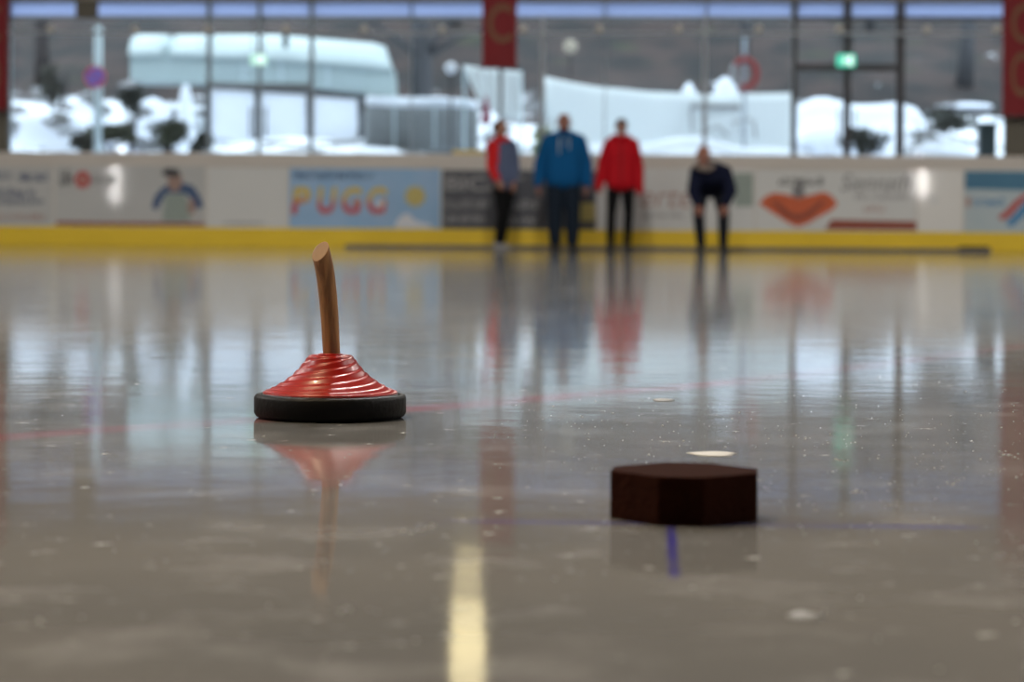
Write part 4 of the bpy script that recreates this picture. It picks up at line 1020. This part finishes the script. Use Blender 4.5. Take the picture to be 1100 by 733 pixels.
# snow-topped grey heap
p = on_ground(452, 42); hm = empty('covered_stack', Matrix.Translation(p), label='long grey tarpaulin covered stack topped with snow behind the glass', cat='covered stack')
a = at(392, 158, 42) - p; b = at(514, 108, 42) - p
bm = nb(); box(bm, a.x, b.x, -0.45, 0.45, -0.1, b.z - 0.1, bev=0.14); link('tarpaulin', bm, M['grey_tarp'], hm, True)
bm = nb(); box(bm, a.x + 0.02, b.x - 0.02, -0.43, 0.43, b.z - 0.15, b.z + 0.02, bev=0.07)
bmesh.ops.subdivide_edges(bm, edges=bm.edges[:], cuts=2)
for v in bm.verts: v.co.z += 0.03 * math.sin(v.co.x * 5) 
link('snow_cap', bm, M['snow'], hm, True)
for q in (0.27, 0.62):
    x = a.x + (b.x - a.x) * q; bm = nb(); tube(bm, [(x, -0.47, 0.0), (x, -0.47, b.z - 0.1)], 0.02, 6); link('strap', bm, M['galv'], hm)

# white sheets on poles, added in place of window reflections in the glass
def sheet(name, D, top, bot, lab, mt, poles, m='reflection_white', th=0.05):
    c = on_ground(sum(x for x, y in top) / len(top), D); r = empty(name, Matrix.Translation(c), label=lab, cat='tarpaulin', group='white sheets in place of window reflections')
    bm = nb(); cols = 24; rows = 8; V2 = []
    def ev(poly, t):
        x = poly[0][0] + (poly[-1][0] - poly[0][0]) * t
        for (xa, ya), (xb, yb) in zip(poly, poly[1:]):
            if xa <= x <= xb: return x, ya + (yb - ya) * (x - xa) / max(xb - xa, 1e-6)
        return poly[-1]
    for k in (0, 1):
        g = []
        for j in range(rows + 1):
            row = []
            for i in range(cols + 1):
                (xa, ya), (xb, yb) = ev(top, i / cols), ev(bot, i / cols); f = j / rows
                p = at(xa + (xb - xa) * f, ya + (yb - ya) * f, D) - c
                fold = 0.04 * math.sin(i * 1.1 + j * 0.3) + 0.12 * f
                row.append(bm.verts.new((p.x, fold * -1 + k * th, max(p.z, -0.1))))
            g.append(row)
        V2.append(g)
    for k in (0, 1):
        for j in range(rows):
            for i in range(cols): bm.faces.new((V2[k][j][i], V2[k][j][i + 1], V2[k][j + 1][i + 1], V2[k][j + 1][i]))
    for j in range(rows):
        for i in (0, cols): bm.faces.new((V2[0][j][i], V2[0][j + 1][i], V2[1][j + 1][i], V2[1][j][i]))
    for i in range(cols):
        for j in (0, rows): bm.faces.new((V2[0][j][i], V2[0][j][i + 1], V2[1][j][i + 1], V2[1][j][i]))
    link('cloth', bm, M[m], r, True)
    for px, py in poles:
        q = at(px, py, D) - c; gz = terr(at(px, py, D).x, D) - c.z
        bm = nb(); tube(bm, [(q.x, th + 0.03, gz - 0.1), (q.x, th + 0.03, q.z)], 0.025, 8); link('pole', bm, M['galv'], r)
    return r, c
sheet('tarpaulin_sheet', 40.5, [(497, 70), (520, 73), (560, 77)], [(514, 108), (538, 127), (560, 132)], 'small white sheet on poles in place of a window reflection behind the middle red banner', None, [(560, 76), (499, 70)])  # added sheet, shaped like a bright window reflection in the glass
r4, c4 = sheet('tarpaulin_wall', 42.5, [(584, 82), (600, 86), (640, 93), (700, 98.5), (760, 101), (852, 100)], [(589, 150), (700, 175), (852, 175)], 'long white sheet in place of a window reflection behind the people, its top edge sagging', None, [(586, 82), (672, 96), (850, 100)])  # long added sheet, outlined after another such reflection
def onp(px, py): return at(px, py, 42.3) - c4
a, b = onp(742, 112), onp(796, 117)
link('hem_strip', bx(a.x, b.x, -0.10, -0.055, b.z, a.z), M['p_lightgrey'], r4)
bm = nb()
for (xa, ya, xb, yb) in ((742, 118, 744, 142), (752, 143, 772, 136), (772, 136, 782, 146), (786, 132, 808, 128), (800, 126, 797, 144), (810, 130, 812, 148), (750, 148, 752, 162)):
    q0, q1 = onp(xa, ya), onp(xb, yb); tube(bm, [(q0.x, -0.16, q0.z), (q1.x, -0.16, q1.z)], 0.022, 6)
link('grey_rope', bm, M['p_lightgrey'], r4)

# snow banks and lumps
def snow_lump(px, py, D, w, h, lab, name='snow_bank', seed=0, m='snow_patchy'):
    rnd = random.Random(seed); p = at(px, py, D); g = terr(p.x, p.y); bm = nb(); hh = max(p.z - g, 0.1)
    vs = ball(bm, (0, 0, 0), (w / 2, w * 0.3 + 0.15, hh), 4)
    for v in vs:
        k = 1 + 0.10 * math.sin(v.co.x * 4 + seed) + 0.07 * math.sin(v.co.z * 7 + v.co.y * 5 + seed); v.co *= k
    tag(link(name, bm, M[m], smooth=True, matrix=Matrix.Translation((p.x, p.y, g - 0.03))), lab, 'snow bank', 'snow banks outside')
snow_lump(730, 148, 39.5, 4.4, 0.5, 'long low snow bank at the foot of the long white sheet', seed=1, m='snow')
snow_lump(780, 83, 44.5, 0.55, 0.5, 'round snow lump peeking over the white sheet under the red ring', seed=2, m='snow')
snow_lump(741, 83, 44.5, 0.38, 0.5, 'small snow lump peeking over the white sheet left of the red ring', seed=3, m='snow')
snow_lump(910, 104, 46.0, 3.4, 0.5, 'broad snow bank behind the dark framed door', seed=4, m='snow')
snow_lump(50, 108, 43.0, 1.5, 0.5, 'tall snow bank left of the sign pole', seed=5)
snow_lump(92, 100, 45.0, 1.0, 0.5, 'sloping snow bank right behind the sign pole', seed=6)
snow_lump(199, 97, 43.5, 0.34, 0.5, 'narrow upright snow lump left of the building posts', seed=7, m='snow')
snow_lump(165, 112, 45.5, 1.0, 0.5, 'snow bank between the sign pole and the building posts', seed=8)
snow_lump(1000, 140, 39.5, 1.6, 0.5, 'low snow bank left of the dark bin', seed=10)
snow_lump(1035, 112, 48.5, 1.2, 0.5, 'snow bank up the slope near the right red banner', seed=11)
snow_lump(590, 156, 38.6, 0.4, 0.5, 'small snow bank between the woman and the man in blue', seed=12)

# road sign on a pole
p = on_ground(105, 39.5); q = at(103, 83, 39.5) - p; tz = (at(105, 28, 39.5) - p).z
rs = empty('road_sign', Matrix.Translation(p), label='round red and blue road sign on a pale pole outside', cat='road sign')
bm = nb(); tube(bm, [(0, 0, -0.1), (0, 0, tz)], 0.065, 12); link('pole', bm, M['galv'], rs, True)
bm = nb(); bmesh.ops.create_cone(bm, cap_ends=True, segments=32, radius1=0.18, radius2=0.18, depth=0.02, matrix=Matrix.Translation((q.x, -0.08, q.z)) @ Matrix.Rotation(PI / 2, 4, 'X')); link('disc', bm, M['sign_red'], rs)
bm = nb(); bmesh.ops.create_cone(bm, cap_ends=True, segments=32, radius1=0.13, radius2=0.13, depth=0.008, matrix=Matrix.Translation((q.x, -0.094, q.z)) @ Matrix.Rotation(PI / 2, 4, 'X')); link('blue_field', bm, M['sign_blue'], rs)
bm = nb(); box(bm, -0.15, 0.15, -0.003, 0.003, -0.018, 0.018, mtx=Matrix.Translation((q.x, -0.101, q.z)) @ Matrix.Rotation(PI / 4, 4, 'Y')); link('red_bar', bm, M['sign_red'], rs)

# red ring hung on a post
p = on_ground(789, 41.5); q = at(800, 79, 41.5) - p
lb = empty('lifebuoy', Matrix.Translation(p), label='red ring with a grey section hung on a post over the white sheet', cat='lifebuoy')
def arc(a0, a1, m, nm):
    bm = nb(); tube(bm, [(q.x + 0.20 * math.cos(a0 + (a1 - a0) * i / 30), -0.03, q.z + 0.20 * math.sin(a0 + (a1 - a0) * i / 30) * 1.2) for i in range(31)], 0.055, 12); link(nm, bm, m, lb, True)
arc(-2.0, 2.5, M['ring_red'], 'ring'); arc(2.5, 2 * PI - 2.0, M['ring_white'], 'grey_section')
bm = nb(); tube(bm, [(q.x, 0.05, -0.1), (q.x, 0.05, q.z + 0.62)], 0.035, 8); link('post', bm, M['tube'], lb)

# small round lamps
for px, py, D, r_, lab, cm, nm in ((484, 73, 40.5, 0.10, 'small white globe lamp left of the small white sheet', 'p_white', 'globe_lamp'), (612, 50, 45, 0.13, 'small round yellowish lamp globe above the long white sheet', 'tan', 'globe_lamp')):
    p = on_ground(px, D); q = at(px, py, D) - p
    g_ = empty(nm, Matrix.Translation(p), label=lab, cat='lamp', group='globe lamps outside')
    bm = nb(); tube(bm, [(0, 0, -0.1), (0, 0, q.z - r_ * 0.8)], 0.018, 8); link('pole', bm, M['bark'], g_)
    bm = nb(); ball(bm, (0, 0, q.z), r_, 3); link('globe', bm, M[cm], g_, True)

# folded dark red parasol
p = on_ground(522, 39.3); t_ = (at(520, 103, 39.3) - p).z
pr_ = empty('folded_parasol', Matrix.Translation(p), label='folded dark red parasol outside above the head of the woman at left', cat='parasol')
bm = nb(); lathe(bm, [(0.012, t_), (0.05, t_ - 0.18), (0.085, t_ - 0.42), (0.07, t_ - 0.44), (0.02, t_ - 0.45)][::-1], 12); link('canopy', bm, M['parasol'], pr_, True)
bm = nb(); tube(bm, [(0, 0, -0.1), (0, 0, t_ - 0.3)], 0.02, 8); link('pole', bm, M['steel_dark'], pr_)

# tan hut
p = on_ground(76, 56); a = at(54, 68, 56) - p; b = at(98, 42, 56) - p
hut = empty('small_hut', Matrix.Translation(p), label='small tan hut on the slope left of the sign pole', cat='hut')
link('walls', bx(a.x, b.x, 0, 1.2, -0.6, b.z - 0.1), M['tan'], hut)
bm = nb(); prism(bm, [(a.x - 0.1, b.z - 0.1), (b.x + 0.1, b.z - 0.1), ((a.x + b.x) / 2, b.z + 0.25)], -0.1, 1.3); link('roof', bm, M['bark'], hut)
link('door', bx(a.x + 0.3, a.x + 0.6, -0.03, 0.0, -0.6, b.z - 0.5), M['bark'], hut)

# dark bin
p = on_ground(1060, 38.6); b = at(1069, 132, 38.6) - p; a = at(1051, 132, 38.6) - p
bn = empty('waste_bin', Matrix.Translation(p), label='dark green waste bin outside by the column of the right banner', cat='bin')
bm = nb(); box(bm, a.x, b.x, -0.14, 0.14, 0.0, b.z - 0.05, bev=0.02); link('body', bm, M['bin'], bn)
bm = nb(); box(bm, a.x - 0.02, b.x + 0.02, -0.16, 0.16, b.z - 0.05, b.z, bev=0.02); link('lid', bm, M['bin'], bn)

# ------------------------------------------------------------------ lamps
def area(name, loc, rot, size, power, color, parent=None):
    l = bpy.data.lights.new(name, 'AREA'); l.shape = 'DISK'; l.size = size; l.energy = power; l.color = color
    o = bpy.data.objects.new(name, l); COL.objects.link(o); o.location = loc; o.rotation_euler = rot
    if parent: o.parent = parent; o.matrix_parent_inverse = parent.matrix_world.inverted()
    return o
WARM = (1.0, 0.97, 0.92)
proto = None
def ceiling_lamp(x, y, col):
    global proto
    M_ = Matrix.Translation((x, y, 7.9))
    r = empty('ceiling_lamp', M_, label='round high bay lamp hanging from the hall ceiling', cat='lamp', group='high bay lamps under the ceiling')
    if proto is None:
        bm = nb(); lathe(bm, [(0.34, 0.0), (0.36, 0.02), (0.20, 0.30), (0.10, 0.42), (0.05, 0.42)], 32); s_ = link('shade', bm, M['lamp_case'], r, True)
        bm = nb(); lathe(bm, [(0.30, -0.012), (0.33, -0.004), (0.33, -0.001), (0.28, -0.001)], 32); l_ = link('lens', bm, M['lamp_ceiling'], r, True)
        bm = nb(); tube(bm, [(0, 0, 0.42), (0, 0, H - 7.9 - 0.005)], 0.015, 8); c_ = link('cable', bm, M['steel_dark'], r)
        proto = (s_, l_, c_)
    else:
        for o in proto:
            c = o.copy(); COL.objects.link(c); c.parent = r; c.matrix_parent_inverse = Matrix()
    l = area('lamp_light', (x, y, 7.88), (0, 0, 0), 0.6, LAMP_W, col)
LAMP_W = 420
for y in (4, 10, 16, 22):
    for x in ((-11, -3, 11) if y == 4 else (-11, 0, 11)): ceiling_lamp(x, y, (1.0, 0.78, 0.48) if x == -3 else WARM)

# warm floodlight on the wall over the windows
s, z = wl(506, 240, 0)[0], 5.2
FLM = WM @ Matrix.Translation((s, -0.15, z))
fl_ = empty('floodlight', FLM, label='warm yellow floodlight on the wall above the windows', cat='lamp')
link('case', bx(-0.28, 0.28, -0.02, 0.16, -0.95, 0.95, bev=0.02), M['lamp_case'], fl_).matrix_world = FLM
for za, zb, wd in ((-0.84, -0.70, 0.18), (-0.30, 0.04, 0.22), (0.14, 0.86, 0.24)):
    link('lens', bx(-wd, wd, -0.035, -0.021, za, zb), M['lamp_warm'], fl_).matrix_world = FLM
link('bracket', bx(-0.05, 0.05, 0.16, 0.37, -0.1, 0.1), M['steel_dark'], fl_).matrix_world = FLM
# two bright lamps on stands near the end wall behind the camera (their glints sit on the boards)
for px, hl, lm, lab in ((124, 0.8, 'lamp_soft', 'white floodlight on a stand behind the camera at left'), (990, 0.6, 'lamp_white', 'white floodlight on a stand behind the camera at right')):
    s0 = wl(px, 188, 0); P = WM @ V(s0[0], 0, s0[1]); C = V(0, 0, HC); d = (P - C).normalized(); n = (WM.to_3x3() @ V(0, -1, 0)).normalized()
    d2 = d - 2 * d.dot(n) * n; t = (-9.0 - P.y) / d2.y
    tx = (RX - 0.6 - abs(P.x)) / abs(d2.x); t = min(t, tx); Q = P + d2 * t
    Lm = Matrix.Translation(Q) @ Matrix.Rotation(math.atan2(-(P.x - Q.x), (P.y - Q.y)) + PI, 4, 'Z')
    sl = empty('stand_floodlight', Matrix.Translation((Q.x, Q.y, 0)), label=lab, cat='lamp', group='floodlights behind the camera')
    link('case', bx(-0.13, 0.13, -0.02, 0.2, -hl - 0.04, hl + 0.04, bev=0.02), M['lamp_case'], sl).matrix_world = Lm
    link('lens', bx(-0.10, 0.10, -0.035, -0.021, -hl, hl), M[lm], sl).matrix_world = Lm
    bm = nb(); tube(bm, [(Q.x, Q.y, 0.02), (Q.x, Q.y, Q.z - hl)], 0.03, 8); box(bm, Q.x - 0.3, Q.x + 0.3, Q.y - 0.3, Q.y + 0.3, 0.0, 0.03)
    o = link('stand', bm, M['steel_dark'], sl); o.matrix_world = Matrix()

# ------------------------------------------------------------------ sky
w = bpy.data.worlds.new('overcast_sky'); SC.world = w; w.use_nodes = True
t = w.node_tree; t.nodes.clear()
o = t.nodes.new('ShaderNodeOutputWorld'); bg = t.nodes.new('ShaderNodeBackground')
tc = t.nodes.new('ShaderNodeTexCoord')
nz = noise(t, tc.outputs['Generated'], 2.0, 3)
t.links.new(mixc(t, nz, (0.74, 0.86, 1.0), (0.84, 0.92, 1.0)), bg.inputs[0]); bg.inputs[1].default_value = 3.0
t.links.new(bg.outputs[0], o.inputs[0])

SC.view_settings.view_transform = 'Standard'; SC.view_settings.look = 'None'; SC.view_settings.gamma = 1.0
SC.view_settings.exposure = 0.0; SC.view_settings.use_curve_mapping = False
SC.cycles.use_denoising = True; SC.cycles.max_bounces = 8; SC.cycles.transparent_max_bounces = 16
SC.cycles.sample_clamp_indirect = 6.0
